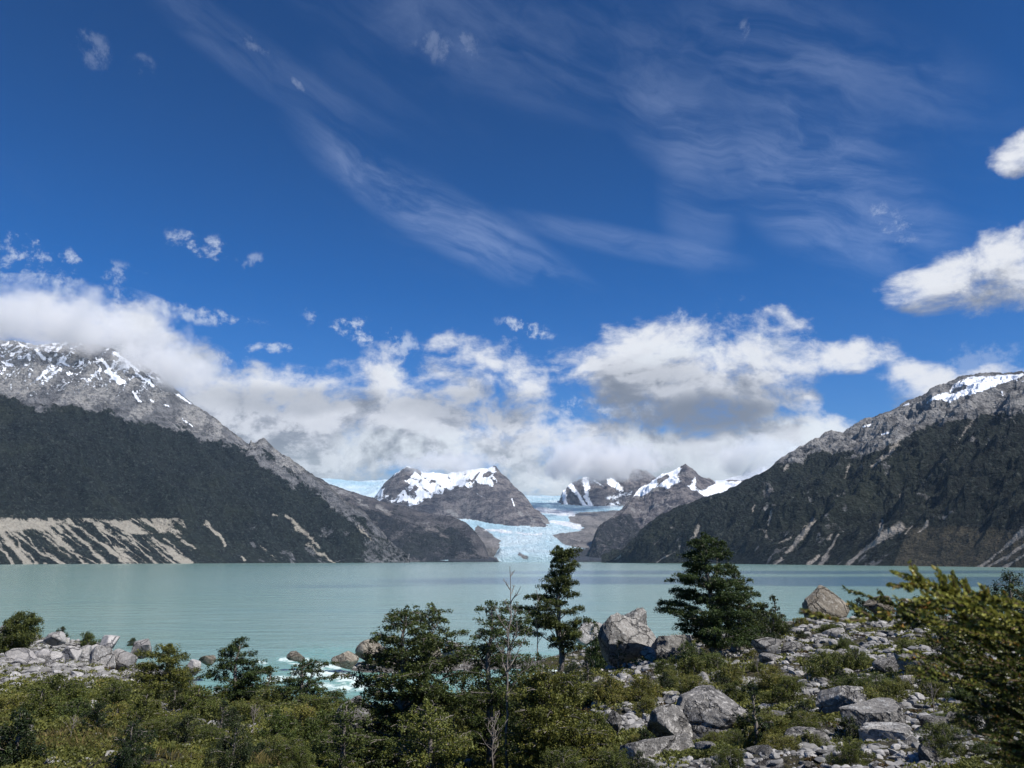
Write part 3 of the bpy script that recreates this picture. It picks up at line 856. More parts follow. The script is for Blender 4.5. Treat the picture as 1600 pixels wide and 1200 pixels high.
def ground(x, y, rough=True):
    x = np.asarray(x, float); y = np.asarray(y, float)
    u = np.clip(x + 260, 0, 519.999); v = np.clip(y + 30, 0, 259.999)
    i = u.astype(int); j = v.astype(int); fu = u - i; fv = v - j
    z = (_GZ[i, j] * (1 - fu) + _GZ[i + 1, j] * fu) * (1 - fv) + (_GZ[i, j + 1] * (1 - fu) + _GZ[i + 1, j + 1] * fu) * fv
    z = np.clip(z, -4, 16)
    far = sstep(150, 210, np.hypot(x, y))
    z = z * (1 - far) + (-5.0) * far
    if rough:
        near = sstep(3, 12, np.hypot(x, y))
        z = z + near * (0.45 * fbm(x / 6.0, y / 6.0, 5, 71, .55) + 0.10 * ridged(x / 1.6, y / 1.6, 4, 73, .6)) * np.where(z < 0.4, .5, 1)
    return z


def g1(x, y):
    return float(ground(np.array([x]), np.array([y]))[0])


# ground material: grit, soil, moss, dry mat plants
def ground_material():
    m, T, b = new_mat("moraine_ground")
    tc = T.new('ShaderNodeTexCoord'); P = tc.outputs['Object']
    a = T.noise(P, 0.35, 7, 0.65); s = T.noise(P, 9.0, 5, 0.7); t = T.noise(P, 1.4, 6, 0.6)
    vo = T.new('ShaderNodeTexVoronoi'); T.l.new(P, vo.inputs['Vector']); vo.inputs['Scale'].default_value = 7.0
    grit = T.mix(T.ramp(s, .35, .7), (0.17, 0.16, 0.145), (0.40, 0.385, 0.36))
    peb = T.mix(T.ramp(vo.outputs['Distance'], 0.25, 0.6), grit, (0.06, 0.055, 0.05))
    soil = T.mix(T.ramp(s, .35, .7), (0.045, 0.040, 0.026), (0.13, 0.115, 0.075))
    moss = T.mix(T.ramp(t, .35, .65), (0.040, 0.046, 0.016), (0.085, 0.070, 0.030))
    c = T.mix(T.ramp(s, .42, .56), soil, moss)
    bare = T.m('ADD', T.attr('bare'), T.m('MULTIPLY_ADD', a, 0.9, -0.45))
    c = T.mix(T.ramp(bare, .42, .60), c, peb)
    T.l.new(c, b.inputs['Base Color'])
    bump(T, b, T.m('ADD', T.m('SUBTRACT', 0.6, vo.outputs['Distance']), T.m('MULTIPLY', s, 1.6)), 1.0, 0.12)
    return m


# where the ground is bare grit: px polygons turned into a mask on the world surface
BARE = [([(0, 1040), (60, 1048), (150, 1062), (120, 1085), (60, 1092), (0, 1075)], .9), ([(-80, 975), (100, 985), (220, 1005), (310, 1032), (315, 1070), (230, 1068), (120, 1080), (-80, 1078)], .95), ([(960, 1180), (1230, 1175), (1230, 1240), (960, 1240)], .8),
        ([(240, 1110), (330, 1100), (430, 1105), (440, 1150), (330, 1165), (260, 1145)], .8), ([(380, 1170), (440, 1158), (430, 1200), (380, 1210)], .85),
        ([(1030, 1035), (1110, 1040), (1110, 1080), (1060, 1080)], .8), ([(1340, 1000), (1420, 1030), (1470, 1060), (1440, 1110), (1360, 1090), (1330, 1050)], .8),
        ([(1240, 985), (1420, 975), (1430, 1000), (1260, 1010)], .7), ([(940, 1110), (1000, 1100), (1060, 1180), (960, 1200), (920, 1160)], .6),
        ([(960, 1060), (1010, 1060), (1000, 1080), (960, 1078)], .7), ([(1160, 1000), (1270, 1000), (1280, 1040), (1180, 1040)], .6), ([(1230, 1080), (1330, 1070), (1450, 1110), (1600, 1100), (1600, 1200), (1230, 1200)], .5),
        ([(500, 1000), (740, 990), (740, 1050), (500, 1050)], .9), ([(900, 960), (1080, 950), (1080, 1030), (900, 1010)], .7)]


def bare_mask(PX, PY):
    out = np.zeros_like(PX)
    for poly, w in BARE:
        out = np.maximum(out, w * poly_mask(PX, PY, poly, 14))
    return out


def build_ground():
    na, nr = 860, 520
    az = np.linspace(math.radians(-112), math.radians(112), na)
    r = 1.2 * (240 / 1.2) ** np.linspace(0, 1, nr)
    R, A = np.meshgrid(r, az, indexing='ij')
    X = R * np.sin(A); Y = R * np.cos(A) - 0.0
    Z = ground(X, Y)
    PX, PY = project(np.stack([X, Y, Z], -1))
    bare = np.maximum(bare_mask(PX, PY), sstep(0.6, 0.1, Z) * 0.9)
    # outer skirt: lake bed to the horizon
    V = np.stack([X, Y, Z], -1).reshape(-1, 3)
    Fc = grid_faces(nr, na)[:, ::-1]
    me = mesh_np("ground", V, Fc, 4, dict(bare=bare.reshape(-1)))
    o = link("ground", me, ground_material())
    tag(o, "rocky moraine ground with grit, moss and low mats", "ground", kind="structure")
    # a broad sheet behind and around the viewer and under the lake
    n = 120
    xs = np.sinh(np.linspace(-5.2, 5.2, n)) / math.sinh(5.2) * 14000
    XX, YY = np.meshgrid(xs, xs, indexing='ij')
    d = np.hypot(XX, YY)
    zz = -6 + 14 * sstep(-40, -160, YY) * sstep(900, 100, np.abs(XX)) - 1.2
    zz = np.where(YY > -40, -7.5, zz)
    me2 = mesh_np("lake_bed", np.stack([XX, YY, zz], -1).reshape(-1, 3), grid_faces(n, n), 4, dict(bare=np.zeros(n * n)))
    o2 = link("ground", me2, o.data.materials[0])
    tag(o2, "wide ground sheet running under the lake to the horizon", "ground", kind="structure")


build_ground()


# ------------------------------------------------------------------ water
def build_water():
    m, T, b = new_mat("glacial_water")
    tc = T.new('ShaderNodeTexCoord'); P = tc.outputs['Object']
    big = T.noise(T.v('MULTIPLY', P, (0.55, 1.0, 1.0)), 0.004, 5, 0.55, 0.6)
    mid = T.noise(T.v('MULTIPLY', P, (0.35, 1.0, 1.0)), 0.035, 5, 0.6)
    c = T.mix(T.ramp(big, .35, .65), (0.195, 0.322, 0.280), (0.215, 0.342, 0.308))
    c = T.mix(T.ramp(mid, .45, .75, 0, .35), c, (0.135, 0.285, 0.305))
    c = T.mix(T.ramp(T.attr('band'), .25, .85, 0, .85), c, (0.065, 0.140, 0.195))
    c = T.mix(T.ramp(T.attr('river'), .2, .9, 0, .8), c, (0.155, 0.318, 0.272))
    fo = T.noise(T.mapping(P, scale=(.55, 1.0, 1), rot=(0, 0, .25)), 1.1, 8, 0.68, 1.1)
    fo2 = T.noise(P, 5.0, 4, 0.6)
    fm = T.m('ADD', T.attr('foam'), T.m('ADD', T.m('MULTIPLY_ADD', fo, 2.4, -1.2), T.m('MULTIPLY_ADD', fo2, .5, -.25)))
    foam = T.m('MULTIPLY', T.ramp(fm, .20, .72), T.ramp(T.attr('foam'), .02, .22))
    c = T.mix(T.m('MULTIPLY', foam, .82), c, (0.70, 0.80, 0.77))
    T.l.new(c, b.inputs['Base Color'])
    b.inputs['IOR'].default_value = 1.33
    b.inputs['Specular IOR Level'].default_value = 0.5
    T.l.new(T.m('MULTIPLY_ADD', foam, .6, .16), b.inputs['Roughness'])
    w1 = T.noise(T.mapping(P, scale=(.5, 1.0, 1), rot=(0, 0, -.15)), 0.9, 5, 0.6)
    w2 = T.noise(T.mapping(P, scale=(.4, 1.0, 1), rot=(0, 0, .12)), 0.16, 5, 0.62)
    h = T.m('ADD', T.m('MULTIPLY', w1, .22), T.m('MULTIPLY', w2, .9))
    bump(T, b, h, 0.75, 0.9)
    na, nr = 760, 760
    az = np.linspace(math.radians(-76), math.radians(76), na)
    r = np.concatenate([np.linspace(52, 125, 330, endpoint=False), 125 * (9500 / 125) ** np.linspace(0, 1, nr - 330)])
    R, A = np.meshgrid(r, az, indexing='ij')
    X = R * np.sin(A); Y = R * np.cos(A)
    PX, PY = project(np.stack([X, Y, 0 * X], -1))
    foam = strokes_mask(PX, PY, [
        [(438, 1031, 3), (480, 1032, 3), .85], [(452, 1038, 3), (478, 1042, 2), .6], [(498, 1040, 4), (530, 1046, 4), .8], [(458, 1054, 4), (500, 1052, 6), (560, 1066, 6), .95],
        [(420, 1064, 5), (470, 1060, 4), .7], [(480, 1070, 5), (545, 1076, 5), .6], [(560, 1075, 6), (620, 1070, 5), .6], [(836, 1046, 3), (875, 1053, 5), (935, 1050, 6), .95], [(830, 1056, 3), (870, 1060, 4), .8],
        [(895, 1038, 3), (925, 1035, 3), .7], [(860, 1040, 2), (880, 1036, 2), .5], [(402, 1034, 3), (415, 1038, 3), .5], [(690, 1068, 4), (720, 1066, 3), .4], [(820, 1032, 2), (850, 1030, 2), .4], [(345, 1080, 4), (320, 1095, 4), .6]])
    river = poly_mask(PX, PY, [(425, 1030), (470, 1010), (560, 1008), (700, 1040), (850, 1018), (960, 1015), (960, 1075), (800, 1080), (560, 1100), (330, 1110), (300, 1060)], 14)
    bn = fbm(X / 260, Y / 130, 4, 91, .55) * 2.0
    wv = 4.0 * fbm(PX / 220, PY / 40, 3, 93) * 0
    yb = Y + 60 * bn
    # dark blue bands far out, in the water colour only
    band = sstep(330, 400, yb) * sstep(640, 520, yb) * sstep(-200, 40, X + 60 * bn) * 0.85
    band = np.maximum(band, 0.75 * sstep(620, 700, yb) * sstep(1000, 860, yb) * sstep(-150, 50, X + 60 * bn))
    band = np.maximum(band, 0.5 * sstep(1200, 1500, yb) * sstep(2600, 2100, yb) * sstep(0.1, .5, bn))
    # rapids: real waves in the river
    amp = 0.03 + 0.22 * np.clip(river, 0, 1) * (0.35 + foam)
    Z = amp * (ridged(X / 2.6, Y / 1.9, 4, 95, .55)) * sstep(150, 110, R) + 0.0
    me = mesh_np("lake", np.stack([X, Y, Z], -1).reshape(-1, 3), grid_faces(nr, na)[:, ::-1], 4, dict(foam=foam.reshape(-1), river=river.reshape(-1), band=band.reshape(-1)))
    tag(link("lake", me, m), "milky turquoise glacial lake with rapids at its outlet", "lake", kind="structure")


build_water()

# ------------------------------------------------------------------ rocks
def ico(level):
    import bmesh
    bm = bmesh.new(); bmesh.ops.create_icosphere(bm, subdivisions=level, radius=1.0)
    V = np.array([v.co[:] for v in bm.verts]); Fc = np.array([[v.index for v in f.verts] for f in bm.faces])
    bm.free()
    return V, Fc


ICO = {k: ico(k) for k in (2, 4, 6)}


def rock_shape(seed, level=4, ncut=14, rough=0.05, cutmin=.42, cutmax=.85):
    r = np.random.RandomState(seed)
    V, Fc = ICO[level]
    V = V.copy()
    # joint faces: planes slice the blob, giving flat faces and edges
    for i in range(ncut):
        n = r.normal(size=3); n /= np.linalg.norm(n)
        d = r.uniform(cutmin, cutmax)
        t = V @ n
        ov = np.maximum(t - d, 0)
        V = V - n[None] * (ov * 0.97)[:, None]
    if rough:
        q = V * 1.7 + seed
        dn = fbm(q[:, 0] + q[:, 2] * .7, q[:, 1] - q[:, 2] * .6, 6, seed % 50, .6) + .5 * ridged(q[:, 0] * 1.3 - q[:, 2], q[:, 1] * 1.3 + q[:, 2], 5, seed % 31, .55) * .5
        V = V * (1 + rough * 1.6 * dn)[:, None]
    # cleft lines
    for i in range(2):
        n = r.normal(size=3); n /= np.linalg.norm(n); d = r.uniform(-.35, .35)
        t = np.abs(V @ n - d + .05 * np.sin(V[:, 0] * 7 + seed))
        V = V * (1 - 0.05 * np.exp(-(t / .035) ** 2))[:, None]
    return V, Fc


def rock_material(name, a, b_, lichen=(0.55, 0.55, 0.52), dark=(0.045, 0.045, 0.045), s=1.0, lam=1.0):
    m, T, b = new_mat(name)
    tc = T.new('ShaderNodeTexCoord'); P = tc.outputs['Object']
    oi = T.new('ShaderNodeObjectInfo')
    P = T.v('ADD', P, T.v('SCALE', (1, 1, 1), scale=T.m('MULTIPLY', oi.outputs['Random'], 37.0)))
    n1 = T.noise(P, 0.9 * s, 8, .68, .3); n2 = T.noise(P, 5.0 * s, 7, .78); n3 = T.noise(P, 22 * s, 4, .7)
    c = T.mix(T.ramp(n1, .34, .66), a, b_)
    c = T.mix(T.ramp(n2, .50, .62, 0, .75 * lam), c, lichen)
    c = T.mix(T.ramp(n3, .52, .62, 0, .65), c, dark)
    c = T.mix(T.ramp(T.noise(P, 2.6 * s, 5, .7), .56, .70, 0, .7), c, dark)
    vc = T.new('ShaderNodeTexVoronoi', feature='DISTANCE_TO_EDGE')
    T.l.new(T.v('ADD', P, T.v('SCALE', T.noise(P, 1.6 * s, 4, .6, out=1), scale=.9)), vc.inputs['Vector']); vc.inputs['Scale'].default_value = .75 * s
    crack = T.ramp(vc.outputs['Distance'], .0, .045, 1, 0)
    c = T.mix(T.m('MULTIPLY', crack, T.ramp(n1, .4, .6, .2, .9)), c, dark)
    tint = T.m('MULTIPLY_ADD', oi.outputs['Random'], .45, .78)
    c = T.mix(1.0, c, T.v('SCALE', (1, 1, 1), scale=tint), 'MULTIPLY')
    T.l.new(c, b.inputs['Base Color'])
    bump(T, b, T.m('ADD', T.m('MULTIPLY', n2, .7), T.m('ADD', T.m('SUBTRACT', T.m('MULTIPLY', n1, 1.8), T.m('MULTIPLY', crack, .9)), T.m('MULTIPLY', n3, .25))), 1.0, .12 / s)
    return m


mat_granite = rock_material("grey_granite", (0.17, 0.162, 0.15), (0.34, 0.325, 0.30))
mat_pale = rock_material("pale_rock", (0.27, 0.258, 0.245), (0.43, 0.412, 0.39), (0.55, 0.53, 0.50), (0.10, 0.10, 0.11), .8, .7)
mat_lichen = rock_material("lichen_speckled_rock", (0.11, 0.106, 0.10), (0.24, 0.23, 0.215), (0.60, 0.58, 0.54), (0.03, 0.03, 0.03), 1.6)
mat_brown = rock_material("brown_shore_rock", (0.13, 0.11, 0.085), (0.27, 0.24, 0.19), (0.40, 0.38, 0.33), (0.04, 0.037, 0.03), .8)


def rock_mesh(name, seed, level, size, mat, rough=.05, ncut=14, squash=1.0, taper=0.0, cmin=.42, cmax=.85):
    V, Fc = rock_shape(seed, level, ncut, rough, cmin, cmax)
    if taper:
        k = 1 - taper * np.clip((V[:, 2] + .6) / 1.6, 0, 1)
        V = V * np.stack([k, k, np.ones_like(k)], 1)
    V = (V - (V.max(0) + V.min(0)) / 2) / ((V.max(0) - V.min(0)) / 2)
    V = V * np.array(size)[None]
    V[:, 2] -= V[:, 2].min() + (V[:, 2].max() - V[:, 2].min()) * .18
    me = mesh_np(name, V, Fc, 3, None, True)
    me.materials.append(mat)
    return me


def put_rock(px0, px1, pytop, pybase, Y, seed, mat, label, level=6, depth=.8, taper=0., rotz=0., group=None, rough=.05, ncut=14, sink=0.0, tilt=0.0, cat="boulder"):
    """a boulder seen between px0..px1 and pytop..pybase at the depth Y"""
    cx = (px0 + px1) / 2
    b = at(cx, pybase, Y)
    w = (px1 - px0) / F * Y * .5 * 1.02; h = (pybase - pytop) / F * Y * .5 / .82 * 1.05
    me = rock_mesh("boulder", seed, level, (w, w * depth, h), mat, rough, ncut, taper=taper)
    o = link("boulder", me, None, None, (b[0], b[1] + w * depth * .3, b[2] - sink))
    o.rotation_euler = (0, tilt, rotz)
    tag(o, label, cat, group)
    return o


HERO = [
    (942, 1032, 966, 1038, 51, 19, mat_granite, "largest light grey boulder beside the rapids, broad and split by cracks", dict(taper=.3, tilt=-.1, rough=.06)),
    (1008, 1068, 988, 1050, 49.5, 22, mat_granite, "grey slab boulder under the broad conifer-like beech, right of the big cracked boulder", dict(taper=.3, tilt=.5)),
    (966, 1014, 956, 1004, 54.5, 36, mat_granite, "rounded grey boulder showing its top behind the big cracked boulder", dict(depth=1.0)),
    (1000, 1026, 1012, 1030, 48, 44, mat_granite, "small grey block wedged at the foot of the big cracked boulder", dict(level=4)),
    (1262, 1332, 921, 972, 60, 56, mat_brown, "pyramid-shaped boulder standing against the lake on the right ridge", dict(taper=.62, ncut=7, rough=.035)),
    (1370, 1400, 935, 962, 58, 57, mat_brown, "low brown rock on the right ridge behind the shrub tips", dict(level=4)),
    (1350, 1392, 934, 958, 61, 58, mat_brown, "rounded brown boulder on the ridge right of the pyramid boulder", dict(level=4)),
    (1400, 1440, 938, 962, 57, 59, mat_granite, "dark broken boulder on the ridge under the green branch tip", dict(level=4)),
    (1050, 1176, 1094, 1180, 17.5, 63, mat_lichen, "huge lichen-speckled boulder in the lower right rubble", dict(taper=.0, depth=1.0)),
    (1012, 1078, 1112, 1162, 17, 66, mat_lichen, "speckled grey boulder just left of the huge speckled one", dict(tilt=.2)),
    (975, 1085, 1160, 1215, 14, 68, mat_lichen, "broad speckled boulder cut by the lower edge of the view", dict(depth=.6)),
    (1322, 1418, 1108, 1170, 14.5, 71, mat_granite, "dark grey round-topped boulder with a shaded left face", dict(rough=.035, ncut=8)),
    (1366, 1452, 1140, 1212, 12.6, 76, mat_granite, "pale wedge-shaped boulder leaning on the dark round-topped one", dict(taper=.25, tilt=-.3)),
    (1226, 1304, 1152, 1215, 12.2, 79, mat_lichen, "speckled boulder at the bottom edge below the mossy mats", dict()),
    (1290, 1380, 1082, 1130, 17.5, 81, mat_lichen, "moss-capped grey boulder behind the dark round-topped one", dict(depth=.6)),
    (1404, 1452, 1024, 1062, 24, 83, mat_granite, "smooth grey boulder amid the pale rubble on the right", dict(level=4)),
    (1082, 1108, 1054, 1082, 26, 86, mat_granite, "dark-faced block above the huge speckled boulder", dict(level=4)),
    (950, 972, 1116, 1142, 20, 87, mat_lichen, "small upright speckled rock left of the rubble slope", dict(level=4)),
    (524, 578, 1098, 1156, 26, 91, mat_granite, "dark grey boulder half hidden behind the central beech", dict(taper=.3)),
    (448, 475, 1020, 1033, 90, 95, mat_brown, "lone dark rock standing in the rapids", dict(level=4)),
    (517, 556, 1022, 1042, 88, 97, mat_brown, "wet brown rock at the left end of the spit", dict(level=4)),
    (554, 596, 1004, 1030, 92, 99, mat_brown, "big rounded brown boulder on the spit left of the beech", dict(ncut=7)),
    (592, 612, 1014, 1036, 90, 101, mat_brown, "small brown rock on the spit behind the beech crown", dict(level=4)),
    (655, 690, 992, 1032, 94, 103, mat_brown, "blocky boulder on the spit right of the beech top", dict(level=4)),
    (690, 722, 1006, 1034, 92, 105, mat_pale, "pale low boulder at the right end of the spit", dict(level=4)),
    (2, 62, 1018, 1048, 56, 107, mat_pale, "wide pale boulder with a flat top on the left shore", dict(depth=.6)),
    (52, 92, 1018, 1046, 58, 109, mat_pale, "pale grey boulder right of the wide flat one on the left shore", dict(level=4)),
    (92, 122, 1012, 1036, 62, 111, mat_pale, "pale sloping boulder amid the left shore rubble", dict(level=4)),
    (134, 180, 1014, 1048, 60, 113, mat_granite, "dark angular boulder in the middle of the left shore rubble", dict()),
    (168, 206, 1018, 1044, 61, 115, mat_pale, "grey boulder right of the dark angular one on the left shore", dict(level=4)),
    (150, 182, 996, 1018, 72, 117, mat_pale, "light-topped boulder on the water side of the left shore", dict(level=4)),
    (206, 234, 1002, 1024, 74, 119, mat_pale, "rounded grey boulder near the water between two small bushes", dict(level=4)),
    (-4, 14, 980, 1002, 88, 121, mat_pale, "grey boulder at the left edge behind the shore tree", dict(level=4)),
    (66, 98, 990, 1006, 84, 123, mat_pale, "long flat boulder behind the left shore rubble", dict(level=4)),
    (288, 310, 1034, 1052, 66, 125, mat_pale, "pale rock at the tip of the left shore by the rapids", dict(level=4)),
    (310, 334, 1026, 1038, 82, 127, mat_brown, "dark wet rock just off the tip of the left shore", dict(level=4)),
    (1180, 1222, 1000, 1026, 40, 131, mat_granite, "grey boulder right of the broad beech's trunk", dict(level=4)),
    (1222, 1246, 1002, 1024, 40, 133, mat_granite, "small blue-grey boulder beside the mossy mats right of the beech", dict(level=4)),
    (1276, 1312, 998, 1016, 42, 135, mat_granite, "flat-topped pale slab on the right slope", dict(level=4)),
    (900, 945, 976, 1006, 84, 137, mat_granite, "dark grey boulder across the rapids right of the slender beech", dict(level=4)),
    (936, 962, 988, 1016, 72, 139, mat_granite, "grey boulder at the water's edge left of the big cracked boulder", dict(level=4)),
    (1120, 1150, 1020, 1040, 44, 141, mat_granite, "low grey boulder at the foot of the broad beech", dict(level=4)),
]
for (a, b_, c_, d_, Y, sd_, mt, lab, kw) in HERO:
    put_rock(a, b_, c_, d_, Y, sd_, mt, lab, **kw)

# fields of boulders: every boulder an object, sharing eight shapes
ROCKS = {}
for k, mt in (("pale", mat_pale), ("grey", mat_granite), ("lichen", mat_lichen)):
    ROCKS[k] = [rock_mesh("boulder", 200 + i * 7 + len(k), 4, (1, .8, .62), mt, .06) for i in range(7)]
rng = np.random.RandomState(5)
FIELDS = [  # px range, py range, Y depth range, count, size px, kind, label, group
    ((0, 300), (985, 1045), None, 64, (9, 30), "pale", "pale grey boulder in the rubble along the left shore", "boulders on the left shore", 2),
    ((20, 330), (1040, 1095), None, 18, (7, 18), "pale", "pale stone scattered between bushes below the left shore rubble", "stones below the left shore", 2),
    ((540, 760), (1010, 1038), None, 14, (8, 22), "pale", "pale rock heaped on the low spit between lake and rapids", "rocks on the spit", 2),
    ((890, 1080), (965, 1030), None, 20, (8, 26), "grey", "grey rock piled around the big cracked boulder by the rapids", "rocks around the big cracked boulder", 2),
    ((1040, 1420), (975, 1045), None, 50, (8, 36), "grey", "grey rock on the slope under the right ridge", "rocks under the right ridge", 2),
    ((930, 1600), (1040, 1215), None, 104, (10, 66), "lichen", "speckled grey rock half sunk in mats on the lower right slope", "rocks on the lower right slope", 2),
    ((230, 480), (1110, 1200), None, 8, (7, 18), "pale", "pale stone lying in the scrub at lower left of centre", "stones in the lower left scrub", 2),
]


def hit(px, py, y0=6.0, y1=170.0):
    """first ground point seen through a pixel"""
    d = ray(px, py)
    Ys = y0 * (y1 / y0) ** np.linspace(0, 1, 260)
    X = d[0] / d[1] * Ys; Z = CAMZ + d[2] / d[1] * Ys
    g = ground(X, Ys)
    k = np.argmax(g > Z)
    if g[k] <= Z[k]:
        return None
    return X[k], Ys[k], g[k]


def hits(PXs, PYs, y0=6.0, y1=170.0):
    d = np.stack([(PXs - 800) / F, CP_ - (600 - PYs) / F * SP_, SP_ + (600 - PYs) / F * CP_], -1)
    Ys = (y0 * (y1 / y0) ** np.linspace(0, 1, 200))[None]
    X = (d[:, 0] / d[:, 1])[:, None] * Ys; Z = CAMZ + (d[:, 2] / d[:, 1])[:, None] * Ys
    g = ground(X, Ys + 0 * X, rough=False)
    ok = (g > Z)
    k = ok.argmax(1); i = np.arange(len(PXs))
    good = ok[i, k] & (g[i, k] > 0.0)
    x, y = X[i, k], Ys[0, k]
    return x, y, ground(x, y), good


MARKS = [(983, 985, "the big cracked boulder"), (1297, 945, "the pyramid-shaped boulder"), (1114, 1125, "the huge speckled boulder"), (1370, 1135, "the dark round-topped boulder"),
         (1410, 1180, "the pale wedge-shaped boulder"), (1265, 1180, "the speckled boulder at the bottom edge"), (1045, 1135, "the lesser speckled boulder"), (1428, 1042, "the smooth grey boulder"), (961, 1128, "the small upright speckled rock"),
         (1030, 1190, "the broad boulder cut by the lower edge"), (1118, 1015, "the trunk of the tallest beech"), (1200, 1012, "the boulder right of the tallest beech"), (1294, 1006, "the flat-topped pale slab"), (1093, 1065, "the dark-faced block"), (1335, 1100, "the moss-capped boulder"),
         (32, 1035, "the wide flat boulder"), (157, 1030, "the dark angular boulder"), (220, 1013, "the rounded boulder near the water"), (107, 1025, "the pale sloping boulder"), (300, 1043, "the rock at the shore tip"), (82, 998, "the long flat boulder"), (24, 990, "the left shore tree"), (252, 1070, "the rounded olive beech"),
         (575, 1018, "the big rounded spit boulder"), (672, 1012, "the blocky spit boulder"), (706, 1020, "the low spit boulder"), (366, 1080, "the dark pointed beech"), (418, 1100, "the narrow beech"), (468, 1100, "the ragged beech"), (922, 992, "the boulder across the rapids"), (1210, 1150, "the slim dark sapling"),
         (60, 1110, "the olive bush near the left edge"), (150, 1130, "the dark bush in the olive scrub"), (550, 1130, "the half-hidden dark boulder"), (1400, 1000, "the slope below the green branch"), (1540, 1120, "the low dark bush at right")]
TODO = {}
for (pxr, pyr, _, cnt, szr, kind, lab, grp, _p) in FIELDS:
    a = rng.uniform(*pxr, size=cnt); b_ = rng.uniform(*pyr, size=cnt)
    x, y, z, good = hits(a, b_)
    for i in range(cnt):
        if not good[i]:
            continue
        s = (szr[0] + (szr[1] - szr[0]) * rng.rand() ** 2.6) / F * y[i] * .5
        o = link("boulder", ROCKS[kind][rng.randint(7)], None, None, (x[i], y[i], z[i] - s * .24))
        o.scale = (s * rng.uniform(.9, 1.3), s * rng.uniform(.8, 1.2), s * rng.uniform(.8, 1.25))
        o.rotation_euler = (rng.uniform(-.3, .3), rng.uniform(-.3, .3), rng.uniform(0, 6.28))
        tag(o, lab, "boulder", grp)
        ds = [math.hypot(a[i] - m_[0], (b_[i] - m_[1]) * 1.5) for m_ in MARKS]
        j = int(np.argmin(ds)); mx_, my_, mn = MARKS[j]
        dx, dy = a[i] - mx_, b_[i] - my_
        side = ("left of" if dx < 0 else "right of") if abs(dx) > abs(dy) else ("just behind" if dy < 0 else "in front of")
        TODO.setdefault((kind, side, mn), []).append((ds[j], o))
ORD = ["", "second ", "third ", "fourth ", "fifth ", "sixth ", "seventh ", "eighth ", "ninth ", "tenth "]
for (kind, side, mn), lst in TODO.items():
    lst.sort(key=lambda t: t[0])
    word = {"pale": "pale grey rock", "grey": "grey rock", "lichen": "speckled grey rock"}[kind]
    for k, (_, o) in enumerate(lst):
        first = "nearest " if k == 0 else (ORD[k] + "nearest " if k < len(ORD) else "outlying ")
        o['label'] = first + word + " " + side + " " + mn


def patch(x, y):
    return fbm(x / 2.4, y / 2.4, 4, 63, .65)


# loose rubble: one mass of small stones
def build_rubble():
    r = np.random.RandomState(12)
    V0 = [rock_shape(300 + i, 2, 7, .04)[0] * np.array([1, .8, .6]) for i in range(10)]
    F0 = ICO[2][1]
    n = 104000
    a = r.uniform(-400, 1900, n); b_ = r.uniform(960, 1240, n)
    x, y, z, good = hits(a, b_, 5)
    pn_ = patch(x, y)
    good &= r.rand(n) < (bare_mask(a, b_) * sstep(-.25, .1, pn_) + (.05 + .85 * sstep(-.04, .10, pn_)) * (a > 880) + .05)
    x, y, z = x[good], y[good], z[good]
    n = len(x)
    VV, FF = [], []
    off = 0
    nv = len(V0[0])
    s = (1.6 + 11 * r.rand(n) ** 4.5) / F * y
    s = np.minimum(s, .42)
    tone = r.rand(n)
    TT = []
    th = r.uniform(0, 6.28, n)
    for k in range(10):
        idx = np.where(np.arange(n) % 10 == k)[0]
        c, sn = np.cos(th[idx]), np.sin(th[idx])
        v = V0[k][None] * s[idx][:, None, None]
        vx = v[..., 0] * c[:, None] - v[..., 1] * sn[:, None]; vy = v[..., 0] * sn[:, None] + v[..., 1] * c[:, None]
        v = np.stack([vx + x[idx][:, None], vy + y[idx][:, None], v[..., 2] + z[idx][:, None] + .1 * s[idx][:, None]], -1)
        VV.append(v.reshape(-1, 3)); TT.append(np.repeat(tone[idx], nv))
        FF.append((F0[None] + (off + np.arange(len(idx)) * nv)[:, None, None]).reshape(-1, 3))
        off += len(idx) * nv
    me = mesh_np("rubble", np.concatenate(VV), np.concatenate(FF), 3, dict(tone=np.concatenate(TT)), False)
    m, T, b = new_mat("rubble_stone")
    tc = T.new('ShaderNodeTexCoord'); P = tc.outputs['Object']
    n1 = T.noise(P, 1.1, 6, .7); n2 = T.noise(P, 9, 4, .7)
    c = T.mix(T.ramp(n1, .35, .65), (.20, .195, .185), (.38, .37, .355))
    c = T.mix(T.attr('tone'), T.mix(.65, c, (.10, .098, .09)), T.mix(.35, c, (.52, .51, .49)))
    c = T.mix(T.ramp(n2, .5, .65, 0, .7), c, (.08, .078, .072))
    T.l.new(c, b.inputs['Base Color'])
    tag(link("rubble", me, m), "pale loose rubble strewn between the boulders", "rubble", kind="stuff")


build_rubble()

